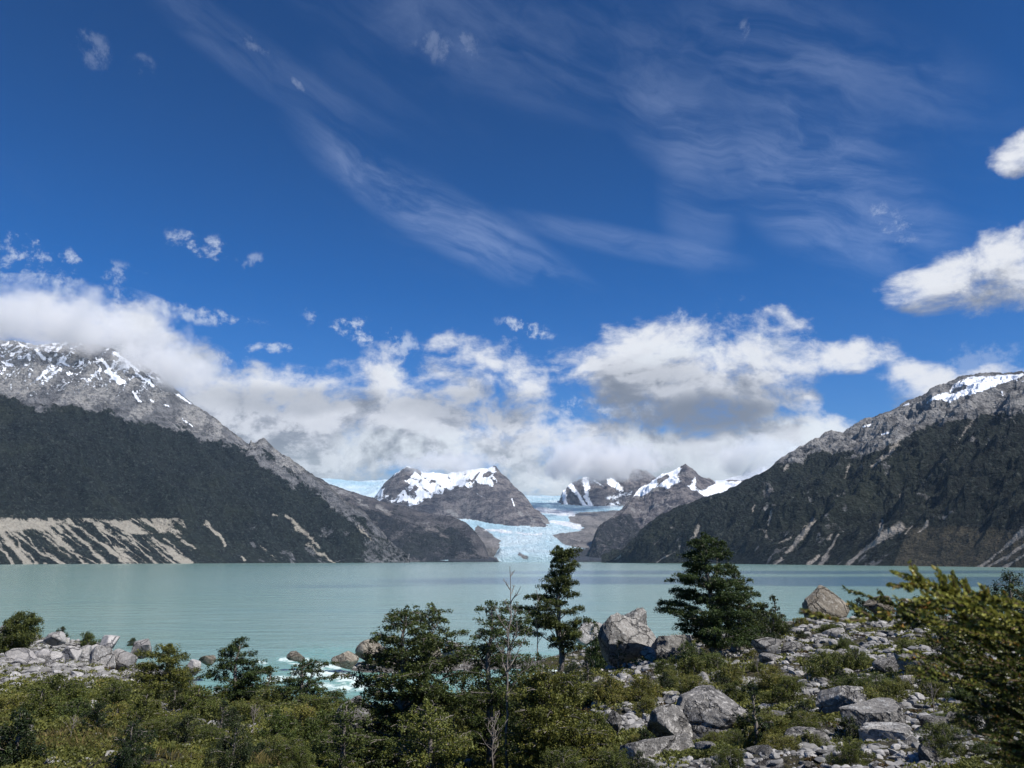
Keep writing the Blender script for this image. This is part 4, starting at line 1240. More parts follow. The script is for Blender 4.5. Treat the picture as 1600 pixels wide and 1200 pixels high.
# ------------------------------------------------------------------ plants
def leaf_material(name, dark, light, tip=None, trans=.3, rough=.55):
    m, T, b = new_mat(name)
    f = T.attr('tone')
    tc = T.new('ShaderNodeTexCoord')
    oi = T.new('ShaderNodeObjectInfo')
    c = T.mix(f, dark, light)
    if tip:
        c = T.mix(T.ramp(f, .86, 1.0, 0, .8), c, tip)
    n = T.noise(tc.outputs['Object'], 1.1, 3, .6)
    c = T.mix(T.ramp(n, .35, .7, 0, .45), c, tuple(v * .55 for v in dark))
    tn = T.mix(oi.outputs['Random'], (0.72, 0.86, 0.80), (1.32, 1.18, 1.0))
    c = T.mix(1.0, c, tn, 'MULTIPLY')
    T.l.new(c, b.inputs['Base Color'])
    b.inputs['Roughness'].default_value = rough
    b.inputs['Specular IOR Level'].default_value = .3
    tr = T.new('ShaderNodeBsdfTranslucent'); T.l.new(c, tr.inputs['Color'])
    mx = T.new('ShaderNodeMixShader'); mx.inputs[0].default_value = trans
    T.l.new(b.outputs[0], mx.inputs[1]); T.l.new(tr.outputs[0], mx.inputs[2])
    out = [n_ for n_ in T.n if n_.type == 'OUTPUT_MATERIAL'][0]
    T.l.new(mx.outputs[0], out.inputs[0])
    return m


def bark_material(name, a, b_):
    m, T, b = new_mat(name)
    tc = T.new('ShaderNodeTexCoord')
    n = T.noise(T.v('MULTIPLY', tc.outputs['Object'], (1, 1, .3)), 14, 6, .7)
    T.l.new(T.mix(T.ramp(n, .35, .65), a, b_), b.inputs['Base Color'])
    bump(T, b, n, .8, .02)
    return m


mat_beech = leaf_material("beech_leaves", (0.024, 0.038, 0.013), (0.150, 0.185, 0.045), (0.22, 0.21, 0.04))
mat_beech_olive = leaf_material("olive_beech_leaves", (0.038, 0.052, 0.014), (0.19, 0.215, 0.052), (0.27, 0.24, 0.05))
mat_dark = leaf_material("dark_leaves", (0.018, 0.028, 0.012), (0.075, 0.100, 0.034), (0.15, 0.17, 0.05))
mat_scrub = leaf_material("scrub_leaves", (0.055, 0.066, 0.018), (0.25, 0.265, 0.070), (0.30, 0.21, 0.07))
mat_brownmat = leaf_material("brown_mat_leaves", (0.050, 0.036, 0.016), (0.14, 0.10, 0.042), (0.20, 0.11, 0.05))
mat_bark = bark_material("beech_bark", (0.09, 0.08, 0.065), (0.24, 0.215, 0.19))
mat_dead = bark_material("dead_wood", (0.12, 0.105, 0.09), (0.27, 0.24, 0.21))


class Tubes:
    def __init__(s): s.V = []; s.F = []; s.n = 0

    def add(s, pts, rad, k=6):
        pts = np.asarray(pts, float); rad = np.asarray(rad, float)
        n = len(pts)
        t = np.gradient(pts, axis=0); t /= np.linalg.norm(t, axis=1)[:, None] + 1e-9
        up = np.array([0.31, 0.17, 0.93]) if abs(t[0][2]) < .8 else np.array([1.0, .1, 0])
        a = np.cross(t, up); a /= np.linalg.norm(a, axis=1)[:, None] + 1e-9
        b = np.cross(t, a)
        th = np.arange(k) / k * 2 * math.pi
        ring = pts[:, None] + rad[:, None, None] * (np.cos(th)[None, :, None] * a[:, None] + np.sin(th)[None, :, None] * b[:, None])
        s.V.append(ring.reshape(-1, 3))
        i = np.arange(n - 1)[:, None] * k; j = np.arange(k)[None]
        f = np.stack([i + j, i + (j + 1) % k, i + k + (j + 1) % k, i + k + j], -1).reshape(-1, 4) + s.n
        s.F.append(f); s.n += n * k

    def mesh(s, name, mat):
        me = mesh_np(name, np.concatenate(s.V), np.concatenate(s.F), 4, None, True)
        me.materials.append(mat)
        return me


class Leaves:
    def __init__(s, rng): s.P = []; s.T = []; s.S = []; s.r = rng; s.UP = []

    def clump(s, c, a, flat, n, size, tone, droop=.15, up=.35):
        r = s.r
        n = int(n * 3.3); size = size * 1.12
        # leaves gather along a few twigs fanning out in the spray
        nt = max(3, int(a * 14))
        ta = r.uniform(0, 2 * math.pi, nt)
        th = ta[r.randint(nt, size=n)] + r.normal(0, .16, n)
        rad = a * np.sqrt(r.rand(n)) * (0.8 + .4 * np.sin(th * 3 + c[0] * 5) ** 2)
        z = r.normal(0, 1, n) * a * flat * .60 - droop * a * (rad / a) ** 2
        n0 = n
        s.P.append(np.stack([c[0] + rad * np.cos(th), c[1] + rad * np.sin(th), c[2] + z], 1))
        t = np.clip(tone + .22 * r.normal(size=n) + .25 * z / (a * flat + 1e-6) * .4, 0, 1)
        s.T.append(t); s.S.append(size * r.uniform(.6, 1.25, n)); s.UP.append(np.full(n, up))

    def cloud(s, P, size, tone, up=.3):
        n = len(P)
        s.P.append(P); s.T.append(np.clip(tone + .2 * s.r.normal(size=n), 0, 1)); s.S.append(size * s.r.uniform(.6, 1.3, n)); s.UP.append(np.full(n, up))

    def mesh(s, name, mat, aspect=.62):
        P = np.concatenate(s.P); T = np.concatenate(s.T); S = np.concatenate(s.S); U = np.concatenate(s.UP)
        n = len(P); r = s.r
        nrm = r.normal(size=(n, 3)); nrm /= np.linalg.norm(nrm, axis=1)[:, None]
        nrm = nrm * (1 - U)[:, None] + np.array([0, 0, 1.0])[None] * U[:, None]
        nrm /= np.linalg.norm(nrm, axis=1)[:, None] + 1e-9
        d = r.normal(size=(n, 3)); a = np.cross(nrm, d); a /= np.linalg.norm(a, axis=1)[:, None] + 1e-9
        b = np.cross(nrm, a)
        h = S[:, None]
        V = np.stack([P - a * h * .5, P - b * h * .5 * aspect + a * h * .05, P + a * h * .5, P + b * h * .5 * aspect + a * h * .05], 1).reshape(-1, 3)
        Fc = np.arange(n * 4).reshape(-1, 4)
        me = mesh_np(name, V, Fc, 4, dict(tone=np.repeat(T, 4)), False)
        me.materials.append(mat)
        return me


def build_beech(seed, H, prof, nlimb=26, clear=.2, leaf=.06, dens=420, flat=.28, mat=None, lean=0., trunk_r=.1, tiers=0, twin=False, cl=.42, tone=.42, bark=None, twigs=True):
    """prof: rows (height fraction, reach to the left, reach to the right) in metres; returns trunk mesh and crown mesh"""
    r = np.random.RandomState(seed)
    prof = np.array(prof, float)
    tb = Tubes(); lv = Leaves(r)
    stems = [(0., lean)] + ([(.0, lean + H * .14)] if twin else [])
    spines = []
    for k, (x0, ln) in enumerate(stems):
        hh = H * (0.99 if k == 0 else .8)
        t = np.linspace(0, 1, 12)
        wob = np.cumsum(r.normal(0, .012 * H, (12, 2)), 0); wob[0] = 0; wob -= wob[-1] * t[:, None]
        sp = np.stack([x0 + ln * t + wob[:, 0], wob[:, 1] + (k * .15 * H * t), hh * t], 1)
        sp[0, 2] = -.25
        tb.add(sp, trunk_r * (1.25 - .3 * k) * (1 - t) ** .8 + .008, 8)
        spines.append(sp)
    for i in range(nlimb):
        sp = spines[i % len(spines)]
        hf = clear + (1 - clear) * ((i + r.rand() * .8) / nlimb) ** .92
        if tiers:
            hf = clear + (1 - clear) * (math.floor((hf - clear) / (1 - clear) * tiers) + .5 + r.normal(0, .24)) / tiers
            hf = min(hf, .985)
        az = i * 2.399 + r.uniform(-1.0, 1.0)
        ca, sa = math.cos(az), math.sin(az)
        rl = np.interp(hf, prof[:, 0], prof[:, 1]); rr = np.interp(hf, prof[:, 0], prof[:, 2])
        L = (rr if ca > 0 else rl) * abs(ca) + (rl + rr) * .5 * (1 - abs(ca))
        L *= r.uniform(.38, 1.2)
        z1 = hf * H
        z0 = max(.06 * H, z1 - .38 * L - .02 * H)
        cx = np.interp(z0, sp[:, 2], sp[:, 0]); cyy = np.interp(z0, sp[:, 2], sp[:, 1])
        cxt = np.interp(min(z1, sp[-1, 2]), sp[:, 2], sp[:, 0])
        u = np.linspace(0, 1, 7)
        bend = r.uniform(-.25, .25) * L
        zz = z0 + (z1 - z0) * (1 - (1 - u) ** 2) - .04 * L * u ** 3
        pts = np.stack([cx + (ca * L) * u - sa * bend * u * u, cyy + (sa * L) * u + ca * bend * u * u, zz], 1)
        r0 = trunk_r * .28 * min(1, L / 1.2) * (1 - hf * .5)
        tb.add(pts, r0 * (1 - u) + .006, 5)
        nc = max(1, int(round(L / (cl * .62))))
        for j in range(nc):
            uu = .38 + .62 * (j + r.rand()) / nc
            p = np.array([np.interp(uu, u, pts[:, q]) for q in range(3)])
            a = cl * r.uniform(.65, 1.2) * (1.05 - .25 * uu) * min(1.0, .45 + L)
            lat = r.uniform(-1, 1) * .35 * L * uu
            p = p + np.array([-sa * lat, ca * lat, r.normal(0, .04)])
            if twigs and r.rand() < .6:
                q0 = np.array([np.interp(uu * .8, u, pts[:, q]) for q in range(3)])
                tb.add(np.stack([q0, (q0 + p) / 2 + [0, 0, .03], p]), [r0 * .3 + .004, .006, .004], 4)
            lv.clump(p, a, flat, max(8, int(dens * a * a)), leaf, tone + r.uniform(-.18, .18))
    top = spines[0][-1]
    for j in range(5):
        a = cl * (.30 + .1 * j)
        lv.clump(top + np.array([r.normal(0, .05), r.normal(0, .05), .03 - j * .035 * H * .6]), a, flat * 1.6, int(dens * a * a * .9) + 10, leaf, tone)
    return tb.mesh("trunk", bark or mat_bark), lv.mesh("crown", mat or mat_beech)


LAST = [0, 0, 0]


def plant_tree(name, meshes, px, pybase, Y, label, cat="tree", group=None, rotz=0., scale=1., on_ground=True, dy=0.):
    d = ray(px, pybase)
    x = d[0] / d[1] * Y
    z = g1(x, Y) if on_ground else CAMZ + d[2] / d[1] * Y
    e = bpy.data.objects.new(name, None)
    COL.objects.link(e)
    e.location = (x, Y, z - .03)
    e.rotation_euler = (0, 0, rotz)
    top = CAMZ + ray(px, LAST[1])[2] / ray(px, LAST[1])[1] * LAST[2] + LAST[0]
    kz = min(1.5, max(.45, (top - z) / LAST[0]))
    e.scale = (1, 1, kz)
    tag(e, label, cat, group)
    link("trunk", meshes[0], None, e); link("crown", meshes[1], None, e)
    return e


def prof_px(rows, pybase, Y, pxc):
    """silhouette rows (py, px left, px right) -> (height fraction, left reach, right reach)"""
    k = Y / F
    H = (pybase - rows[0][0]) * k
    LAST[:] = [H, pybase, Y]
    out = [((pybase - py) * k / H, max(.05, (pxc - l) * k), max(.05, (rr - pxc) * k)) for py, l, rr in rows]
    out.sort()
    return H, out


# --- the marked trees, each from its own outline
# slender flat-topped tree before the lake
H, pr = prof_px([(868, 852, 892), (880, 845, 905), (900, 850, 908), (915, 834, 908), (935, 842, 904), (955, 792, 902), (985, 778, 906), (1000, 785, 900), (1000, 815, 900), (1015, 830, 895), (1062, 860, 876)], 1062, 50, 868)
plant_tree("beech_tree", build_beech(101, H, pr, nlimb=52, tiers=0, lean=.35, clear=.24, leaf=.085, dens=430, flat=.30, trunk_r=.16, cl=.50, tone=.3), 868, 1062, 50, "slender southern beech with flat tiered crown and bare lower trunk by the rapids")
# dark broad conical tree
H, pr = prof_px([(845, 1090, 1104), (862, 1076, 1120), (885, 1070, 1132), (900, 1040, 1135), (930, 1034, 1150), (955, 1020, 1165), (985, 1024, 1175), (1000, 1050, 1180), (1032, 1105, 1140)], 1032, 45, 1105)
plant_tree("beech_tree", build_beech(133, H, pr, nlimb=92, tiers=8, clear=.15, leaf=.08, dens=400, flat=.26, trunk_r=.17, lean=-.3, twin=True, cl=.52, tone=.33), 1118, 1032, 45, "tallest dark southern beech, broad and conical, on the right of centre")
H, pr = prof_px([(895, 1145, 1160), (910, 1135, 1172), (935, 1140, 1182), (960, 1140, 1188), (990, 1130, 1200), (1015, 1145, 1170)], 1018, 47, 1155)
plant_tree("beech_tree", build_beech(105, H, pr, nlimb=34, clear=.12, leaf=.08, dens=380, flat=.28, trunk_r=.1, cl=.45, tone=.33), 1158, 1018, 48, "smaller dark beech leaning against the right side of the tallest one")
H, pr = prof_px([(936, 925, 935), (950, 918, 942), (970, 908, 948), (985, 910, 950)], 988, 84, 930)
plant_tree("beech_tree", build_beech(107, H, pr, nlimb=26, clear=.08, leaf=.12, dens=190, flat=.34, trunk_r=.1, cl=.6, tone=.25), 930, 988, 84, "small cone-shaped beech on the far bank between two bigger trees")
# central mass
H, pr = prof_px([(980, 600, 660), (995, 592, 665), (1012, 588, 668), (1030, 556, 690), (1048, 540, 694), (1070, 532, 700), (1095, 528, 712), (1125, 540, 715), (1160, 530, 720), (1200, 560, 700), (1240, 600, 650)], 1240, 18, 625)
plant_tree("beech_tree", build_beech(109, H, pr, nlimb=170, tiers=13, clear=.10, leaf=.042, dens=760, flat=.26, trunk_r=.08, twin=True, cl=.25, tone=.36), 625, 1240, 18, "wide layered beech in the centre foreground, left of the bare dead tree")
H, pr = prof_px([(974, 725, 755), (990, 718, 778), (1008, 722, 796), (1030, 712, 822), (1060, 716, 826), (1090, 704, 824), (1125, 712, 812), (1170, 700, 830), (1205, 720, 820), (1240, 750, 790)], 1240, 19, 765)
plant_tree("beech_tree", build_beech(111, H, pr, nlimb=130, tiers=12, clear=.10, leaf=.042, dens=640, flat=.28, trunk_r=.08, twin=True, cl=.25, tone=.42, mat=mat_beech), 765, 1240, 19, "layered beech right behind the bare dead tree in the centre")
H, pr = prof_px([(1068, 845, 880), (1082, 810, 905), (1110, 795, 925), (1150, 785, 935), (1190, 790, 925), (1235, 830, 880)], 1235, 17, 858)
plant_tree("beech_shrub", build_beech(115, H, pr, nlimb=120, tiers=8, clear=.08, leaf=.040, dens=800, flat=.34, trunk_r=.05, cl=.25, tone=.46, mat=mat_beech_olive), 858, 1235, 17, "rounded olive beech shrub at the bottom below the slender tree", "shrub")
H, pr = prof_px([(1118, 640, 690), (1140, 610, 720), (1180, 600, 730), (1235, 630, 700)], 1235, 14, 668)
plant_tree("beech_shrub", build_beech(113, H, pr, nlimb=56, tiers=6, clear=.08, leaf=.036, dens=900, flat=.32, trunk_r=.04, cl=.2, tone=.55, mat=mat_beech_olive), 668, 1235, 14, "bushy low olive beech at the bottom centre between the two layered beeches", "shrub")
H, pr = prof_px([(1118, 520, 545), (1135, 505, 560), (1170, 495, 575), (1230, 520, 560)], 1235, 15, 535)
plant_tree("beech_shrub", build_beech(117, H, pr, nlimb=50, tiers=6, clear=.08, leaf=.036, dens=900, flat=.34, trunk_r=.04, cl=.2, tone=.4, mat=mat_beech), 535, 1235, 15, "dense dark beech shrub at the bottom left of the wide layered beech", "shrub")
# left group
H, pr = prof_px([(1008, 358, 374), (1022, 345, 380), (1045, 335, 402), (1065, 318, 415), (1085, 322, 420), (1110, 340, 400)], 1112, 38, 366)
plant_tree("beech_tree", build_beech(119, H, pr, nlimb=50, clear=.08, leaf=.066, dens=430, flat=.3, trunk_r=.09, cl=.38, tone=.3), 366, 1112, 38, "dark pointed beech on the left beside the rapids")
H, pr = prof_px([(1042, 475, 490), (1060, 430, 505), (1075, 425, 515), (1095, 425, 525), (1130, 440, 500)], 1135, 34, 468)
plant_tree("beech_tree", build_beech(121, H, pr, nlimb=44, clear=.12, leaf=.06, dens=420, flat=.26, trunk_r=.08, twin=True, cl=.34, tone=.36), 468, 1135, 34, "open ragged beech in front of the rapids, left of centre")
H, pr = prof_px([(1052, 412, 426), (1065, 400, 436), (1090, 396, 440), (1125, 405, 430)], 1128, 36, 418)
plant_tree("beech_tree", build_beech(123, H, pr, nlimb=28, clear=.15, leaf=.06, dens=400, flat=.28, trunk_r=.07, cl=.3, tone=.3), 418, 1128, 36, "narrow beech between the dark pointed one and the ragged one")
H, pr = prof_px([(1018, 232, 252), (1030, 215, 268), (1050, 205, 285), (1075, 208, 308), (1100, 225, 305), (1120, 250, 290)], 1120, 33, 252)
plant_tree("beech_tree", build_beech(125, H, pr, nlimb=64, clear=.06, leaf=.06, dens=480, flat=.34, trunk_r=.07, cl=.36, tone=.46, mat=mat_beech_olive), 252, 1120, 33, "rounded olive-green beech in front of the left shore rubble")
H, pr = prof_px([(962, 22, 34), (968, 0, 52), (980, -12, 55), (995, -10, 52), (1010, 5, 40)], 1010, 80, 24)
plant_tree("beech_tree", build_beech(127, H, pr, nlimb=40, clear=.1, leaf=.12, dens=180, flat=.4, trunk_r=.1, twin=True, cl=.65, tone=.3), 24, 1010, 80, "dark green tree on the shore at the left edge of the view")
H, pr = prof_px([(1006, 278, 296), (1012, 270, 300), (1022, 272, 302), (1035, 280, 296)], 1036, 70, 286)
plant_tree("beech_tree", build_beech(129, H, pr, nlimb=18, clear=.2, leaf=.1, dens=220, flat=.4, trunk_r=.07, cl=.5, tone=.3), 286, 1036, 70, "tiny flat-crowned tree at the tip of the left shore")


# bare dead trees
def build_dead(seed, H, nbr, r0, spread=.35):
    r = np.random.RandomState(seed)
    tb = Tubes()
    t = np.linspace(0, 1, 14)
    w = np.cumsum(r.normal(0, .008 * H, (14, 2)), 0); w[0] = 0
    sp = np.stack([w[:, 0], w[:, 1], H * t], 1); sp[0, 2] = -.2
    tb.add(sp, r0 * (1 - t) + .006, 7)
    tw = Tubes()
    for i in range(nbr):
        h = .38 + .58 * (i + r.rand()) / nbr
        az = i * 2.4 + r.uniform(-.6, .6)
        L = H * spread * (1.15 - h) * r.uniform(.5, 1.1)
        p0 = np.array([np.interp(h, t, sp[:, k]) for k in range(3)])
        u = np.linspace(0, 1, 6)
        kink = np.cumsum(r.normal(0, .035 * L, (6, 3)), 0); kink[0] = 0
        pts = p0 + np.stack([math.cos(az) * L * .62 * u, math.sin(az) * L * .62 * u, L * .9 * u ** 1.15], 1) + kink
        tw.add(pts, r0 * .38 * (1 - u) + .004, 4)
        for j in range(5):
            uu = r.uniform(.3, .95)
            q = np.array([np.interp(uu, u, pts[:, k]) for k in range(3)])
            d = np.array([r.normal(), r.normal(), abs(r.normal()) + .4]); d /= np.linalg.norm(d)
            l2 = L * r.uniform(.15, .38)
            tw.add(np.stack([q, q + d * l2 * .5 + r.normal(0, .03 * l2, 3), q + d * l2]), [.006, .005, .003], 3)
    return tb.mesh("trunk", mat_dead), tw.mesh("branch", mat_dead)


def plant_dead(meshes, px, py, Y, label, rot=0, sc_=1.):
    d = ray(px, py); x = d[0] / d[1] * Y
    e = bpy.data.objects.new("dead_tree", None); COL.objects.link(e)
    e.location = (x, Y, g1(x, Y)); e.rotation_euler = (0, 0, rot); e.scale = (sc_,) * 3
    tag(e, label, "tree")
    link("trunk", meshes[0], None, e); link("branch", meshes[1], None, e)


plant_dead(build_dead(7, 4.4, 14, .028, .30), 788, 1235, 17.5, "bare grey dead tree rising thin against the lake in the centre")
plant_dead(build_dead(9, 2.5, 12, .03, .5), 722, 1150, 24.5, "short bare dead stem with pale twigs among the central beeches")
plant_dead(build_dead(15, 4.2, 10, .035, .35), 842, 1080, 49, "thin leafless sapling just left of the slender beech", sc_=1.3)
plant_dead(build_dead(19, 1.3, 12, .012, .5), 770, 1230, 15, "spiky bare twigs poking from the bottom shrubs")

_dm = [build_dead(41 + i, 1.0, 11, .012, .62) for i in range(3)]
for (px, py, pt, lab) in ((395, 1150, 1112, "bare pale twigs standing in the scrub right of the path stones"), (560, 1195, 1140, "bare grey twigs poking out below the wide layered beech"), (705, 1200, 1140, "leafless grey shrub between the two layered beeches at the bottom"),
                          (815, 1190, 1128, "leafless twiggy shrub left of the rounded olive shrub"), (935, 1110, 1072, "small bare shrub right of the rounded olive shrub"), (1020, 1095, 1062, "small leafless shrub above the lesser speckled boulder"),
                          (110, 1165, 1130, "bare twigs in the dark bush at lower left"), (300, 1100, 1070, "thin leafless sapling right of the rounded olive beech"), (1460, 1120, 1080, "small bare shrub right of the dark round-topped boulder"),
                          (1185, 1060, 1030, "small leafless shrub on the slope below the tallest beech")):
    h_ = hit(px, py, 5)
    if h_ is None: continue
    ms_ = _dm[(px // 5) % 3]
    e = bpy.data.objects.new("dead_shrub", None); COL.objects.link(e)
    e.location = h_; k_ = (py - pt) / F * h_[1] * 1.15; e.scale = (k_, k_, k_); e.rotation_euler = (0, 0, px * .37)
    tag(e, lab, "dead shrub")
    link("trunk", ms_[0], None, e); link("branch", ms_[1], None, e)

# --- shrubs: prototypes copied; each carries its own trunk and crown
def dome_prof(w, top=.25):
    return [(0.05, w * .8, w * .8), (.35, w, w), (.7, w * .8, w * .8), (1.0, w * top, w * top)]


PRO = {
    "dark": [build_beech(201 + i, 1.0, dome_prof(.55), nlimb=26, clear=.1, leaf=.045, dens=1100, flat=.5, trunk_r=.03, cl=.22, tone=.35, mat=mat_dark) for i in range(3)],
    "olive": [build_beech(211 + i, 1.0, dome_prof(.65, .4), nlimb=30, clear=.06, leaf=.042, dens=1150, flat=.55, trunk_r=.03, cl=.22, tone=.45, mat=mat_beech_olive) for i in range(3)],
    "scrub": [build_beech(221 + i, .8, dome_prof(.8, .6), nlimb=30, clear=.05, leaf=.038, dens=1200, flat=.6, trunk_r=.025, cl=.22, tone=.5, mat=mat_scrub) for i in range(3)],
    "cone": [build_beech(231 + i, 1.0, [(.05, .34, .34), (.4, .3, .3), (1, .04, .04)], nlimb=26, clear=.08, leaf=.04, dens=900, flat=.3, trunk_r=.025, cl=.16, tone=.3, mat=mat_dark) for i in range(2)],
    "fine_dark": [build_beech(241 + i, 1.0, dome_prof(.6), nlimb=34, clear=.08, leaf=.026, dens=2300, flat=.5, trunk_r=.025, cl=.19, tone=.4, mat=mat_dark) for i in range(2)],
    "fine_olive": [build_beech(251 + i, 1.0, dome_prof(.75, .5), nlimb=36, clear=.06, leaf=.026, dens=2300, flat=.55, trunk_r=.025, cl=.19, tone=.5, mat=mat_beech_olive) for i in range(2)],
}
SHR = [  # px, py base, top py, kind, label
    (1212, 985, 938, "cone", "small dark conical sapling on the ridge right of the smaller beech"),
    (1225, 968, 934, "dark", "dark round bush on the ridge left of the pyramid boulder"),
    (1195, 985, 948, "dark", "dark bush on the ridge right of the tallest beech"),
    (1172, 1000, 950, "dark", "dark bush behind the trunk of the tallest beech"),
    (1210, 1000, 965, "olive", "olive bush below the ridge left of the pyramid boulder"),
    (1345, 968, 938, "dark", "small dark bush just right of the pyramid boulder"),
    (1180, 1175, 1088, "cone", "slim dark sapling standing before the huge speckled boulder"),
    (968, 1045, 1008, "cone", "tiny conical sapling in front of the big cracked boulder"),
    (918, 1070, 1032, "cone", "small pointed sapling right of the slender beech's trunk"),
    (895, 1075, 1042, "dark", "low dark leafy bush beside the slender beech's trunk"),
    (345, 1152, 1105, "cone", "small dark conical sapling on the left slope"),
    (135, 1014, 992, "olive", "small round bush beside the water on the left shore"),
    (205, 1018, 1000, "dark", "small dark bush between boulders on the left shore"),
    (95, 1000, 982, "dark", "low flat dark bush behind the left shore boulders"),
    (150, 1150, 1108, "dark", "dark bush in the middle of the olive scrub at lower left"),
    (20, 1200, 1125, "dark", "dark leafy bush at the lower left corner"),
    (270, 1112, 1080, "dark", "dark bush in the shade of the rounded olive beech"),
    (290, 1165, 1125, "dark", "dark leafy bush on bare ground at lower left"),
    (200, 1205, 1140, "fine_dark", "grey-green leafy bush at the bottom left"),
    (365, 1215, 1145, "fine_dark", "dark leafy bush at the bottom beside the pale stones"),
    (115, 1095, 1068, "olive", "broad olive bush below the left shore rubble"),
    (175, 1105, 1072, "olive", "spreading olive bush left of the rounded olive beech"),
    (60, 1130, 1085, "olive", "broad olive bush near the left edge"),
    (225, 1140, 1090, "olive", "olive bush in the hollow at lower left"),
    (430, 1165, 1120, "olive", "olive bush in front of the narrow beech"),
    (500, 1170, 1120, "olive", "olive bush left of the half-hidden dark boulder"),
    (520, 1200, 1150, "fine_olive", "fine-leaved olive bush at the bottom left of centre"),
    (455, 1215, 1165, "fine_olive", "yellow-green bush at the bottom near the path stones"),
    (1010, 1100, 1070, "scrub", "brownish bush above the rubble in lower centre right"),
    (1040, 1080, 1055, "dark", "dark bush left of the dark-faced block"),
    (955, 1100, 1065, "scrub", "low olive brown bush right of the rounded olive shrub"),
    (1140, 1075, 1045, "scrub", "brown-green bush above the huge speckled boulder"),
    (1210, 1080, 1050, "scrub", "brown-green bush on the mid right slope"),
    (1290, 1060, 1025, "scrub", "mossy green bush in the mid right rubble"),
    (1340, 1045, 1018, "scrub", "low green mat bush right of the flat pale slab"),
    (1390, 1100, 1072, "scrub", "brown heath bush behind the dark round-topped boulder"),
    (1480, 1030, 985, "dark", "dark bush on the right slope under the green branch"),
    (1560, 1010, 960, "dark", "dark bush on the right ridge near the frame edge"),
    (1440, 985, 940, "dark", "dark upright bush on the ridge behind the green branch tip"),
    (1500, 975, 915, "fine_dark", "tall dark bush on the right ridge reaching above the lake line"),
    (1590, 985, 905, "fine_dark", "tall dark bush on the ridge at the right edge"),
    (1260, 1160, 1120, "fine_olive", "yellow-green cushion bush between the lower right boulders"),
    (1330, 1200, 1160, "fine_olive", "bright olive bush under the dark round-topped boulder"),
    (1140, 1215, 1175, "fine_olive", "olive brown bush below the huge speckled boulder"),
    (1480, 1190, 1140, "fine_olive", "olive bush right of the wedge-shaped boulder"),
    (1545, 1150, 1090, "fine_dark", "dark bush low on the right side"),
    (930, 1160, 1120, "olive", "olive bush left of the small upright speckled rock"),
    (905, 1200, 1140, "fine_olive", "fine-leaved bush at the bottom right of the rounded olive shrub"),
    (1075, 1050, 1010, "olive", "green bush growing over the slab under the tallest beech"),
    (700, 1160, 1105, "olive", "olive bush filling the gap between the central beeches"),
    (600, 1180, 1125, "dark", "dark bush in the shade under the wide layered beech"),
    (820, 1150, 1085, "dark", "dark bush between the dead tree and the rounded olive shrub"),
    (965, 1225, 1178, "fine_olive", "bright olive bush at the bottom edge left of the broad cut boulder"),
    (1000, 1235, 1185, "fine_dark", "dark leafy bush at the bottom edge in front of the broad cut boulder"),
    (880, 1235, 1180, "fine_olive", "olive bush at the bottom edge under the rounded olive shrub"),
    (690, 1015, 996, "olive", "mossy hump bush on the spit right of the beech"),
]
rr_ = np.random.RandomState(77)
for (px, py, pt, kind, lab) in SHR:
    h = hit(px, py, 5)
    if h is None:
        continue
    x, y, z = h
    pr_ = PRO[kind]
    ms = pr_[rr_.randint(len(pr_))]
    Hm = .8 if kind == "scrub" else 1.0
    s = (py - pt) / F * y / Hm * 1.02
    e = bpy.data.objects.new("shrub", None); COL.objects.link(e)
    e.location = (x, y, z - .04 * s); e.scale = (s * rr_.uniform(.95, 1.15), s, s); e.rotation_euler = (0, 0, rr_.uniform(0, 6.28))
    tag(e, lab, "shrub")
    link("trunk", ms[0], None, e); link("crown", ms[1], None, e)

# more bushes of the scrub, each one standing by itself
BF = [((-20, 560), (1105, 1205), 30, (20, 46), ["olive", "fine_olive", "dark", "scrub", "scrub"], "bushes of the lower left scrub"),
      ((900, 1600), (1035, 1205), 84, (15, 40), ["scrub", "olive", "dark", "scrub", "fine_olive"], "bushes among the rocks at lower right"),
      ((1150, 1420), (975, 1030), 12, (12, 22), ["scrub", "dark"], "bushes under the right ridge")]
BM = MARKS + [(s_[0], (s_[1] + s_[2]) / 2, "the " + s_[4].split(" in ")[0].split(" on ")[0]) for s_ in []]
TODO = {}
for (pxr, pyr, cnt, szr, kinds, grp) in BF:
    a = rr_.uniform(*pxr, size=cnt); b_ = rr_.uniform(*pyr, size=cnt)
    x, y, z, good = hits(a, b_)
    for i in range(cnt):
        if not good[i]:
            continue
        kind = kinds[rr_.randint(len(kinds))]
        if kind.startswith("fine") and y[i] > 26: kind = kind[5:]
        ms = PRO[kind][rr_.randint(len(PRO[kind]))]
        s = rr_.uniform(*szr) / F * y[i] * 1.05
        e = bpy.data.objects.new("shrub", None); COL.objects.link(e)
        e.location = (x[i], y[i], z[i] - .04 * s); e.scale = (s * rr_.uniform(1.0, 1.4), s * 1.1, s * rr_.uniform(.7, 1.05)); e.rotation_euler = (0, 0, rr_.uniform(0, 6.28))
        tag(e, "bush", "shrub", grp)
        link("trunk", ms[0], None, e); link("crown", ms[1], None, e)
        ds = [math.hypot(a[i] - m_[0], (b_[i] - m_[1]) * 1.5) for m_ in MARKS]
        j = int(np.argmin(ds)); mx_, my_, mn = MARKS[j]
        dx, dy = a[i] - mx_, b_[i] - my_
        side = ("left of" if dx < 0 else "right of") if abs(dx) > abs(dy) else ("just behind" if dy < 0 else "in front of")
        TODO.setdefault((kind.replace("fine_", ""), side, mn), []).append((ds[j], e))
for (kind, side, mn), lst in TODO.items():
    lst.sort(key=lambda t: t[0])
    word = {"olive": "olive green bush", "dark": "dark green bush", "scrub": "brownish green low bush"}[kind]
    for k, (_, o) in enumerate(lst):
        o['label'] = ("nearest " if k == 0 else (ORD[k] + "nearest " if k < len(ORD) else "outlying ")) + word + " " + side + " " + mn

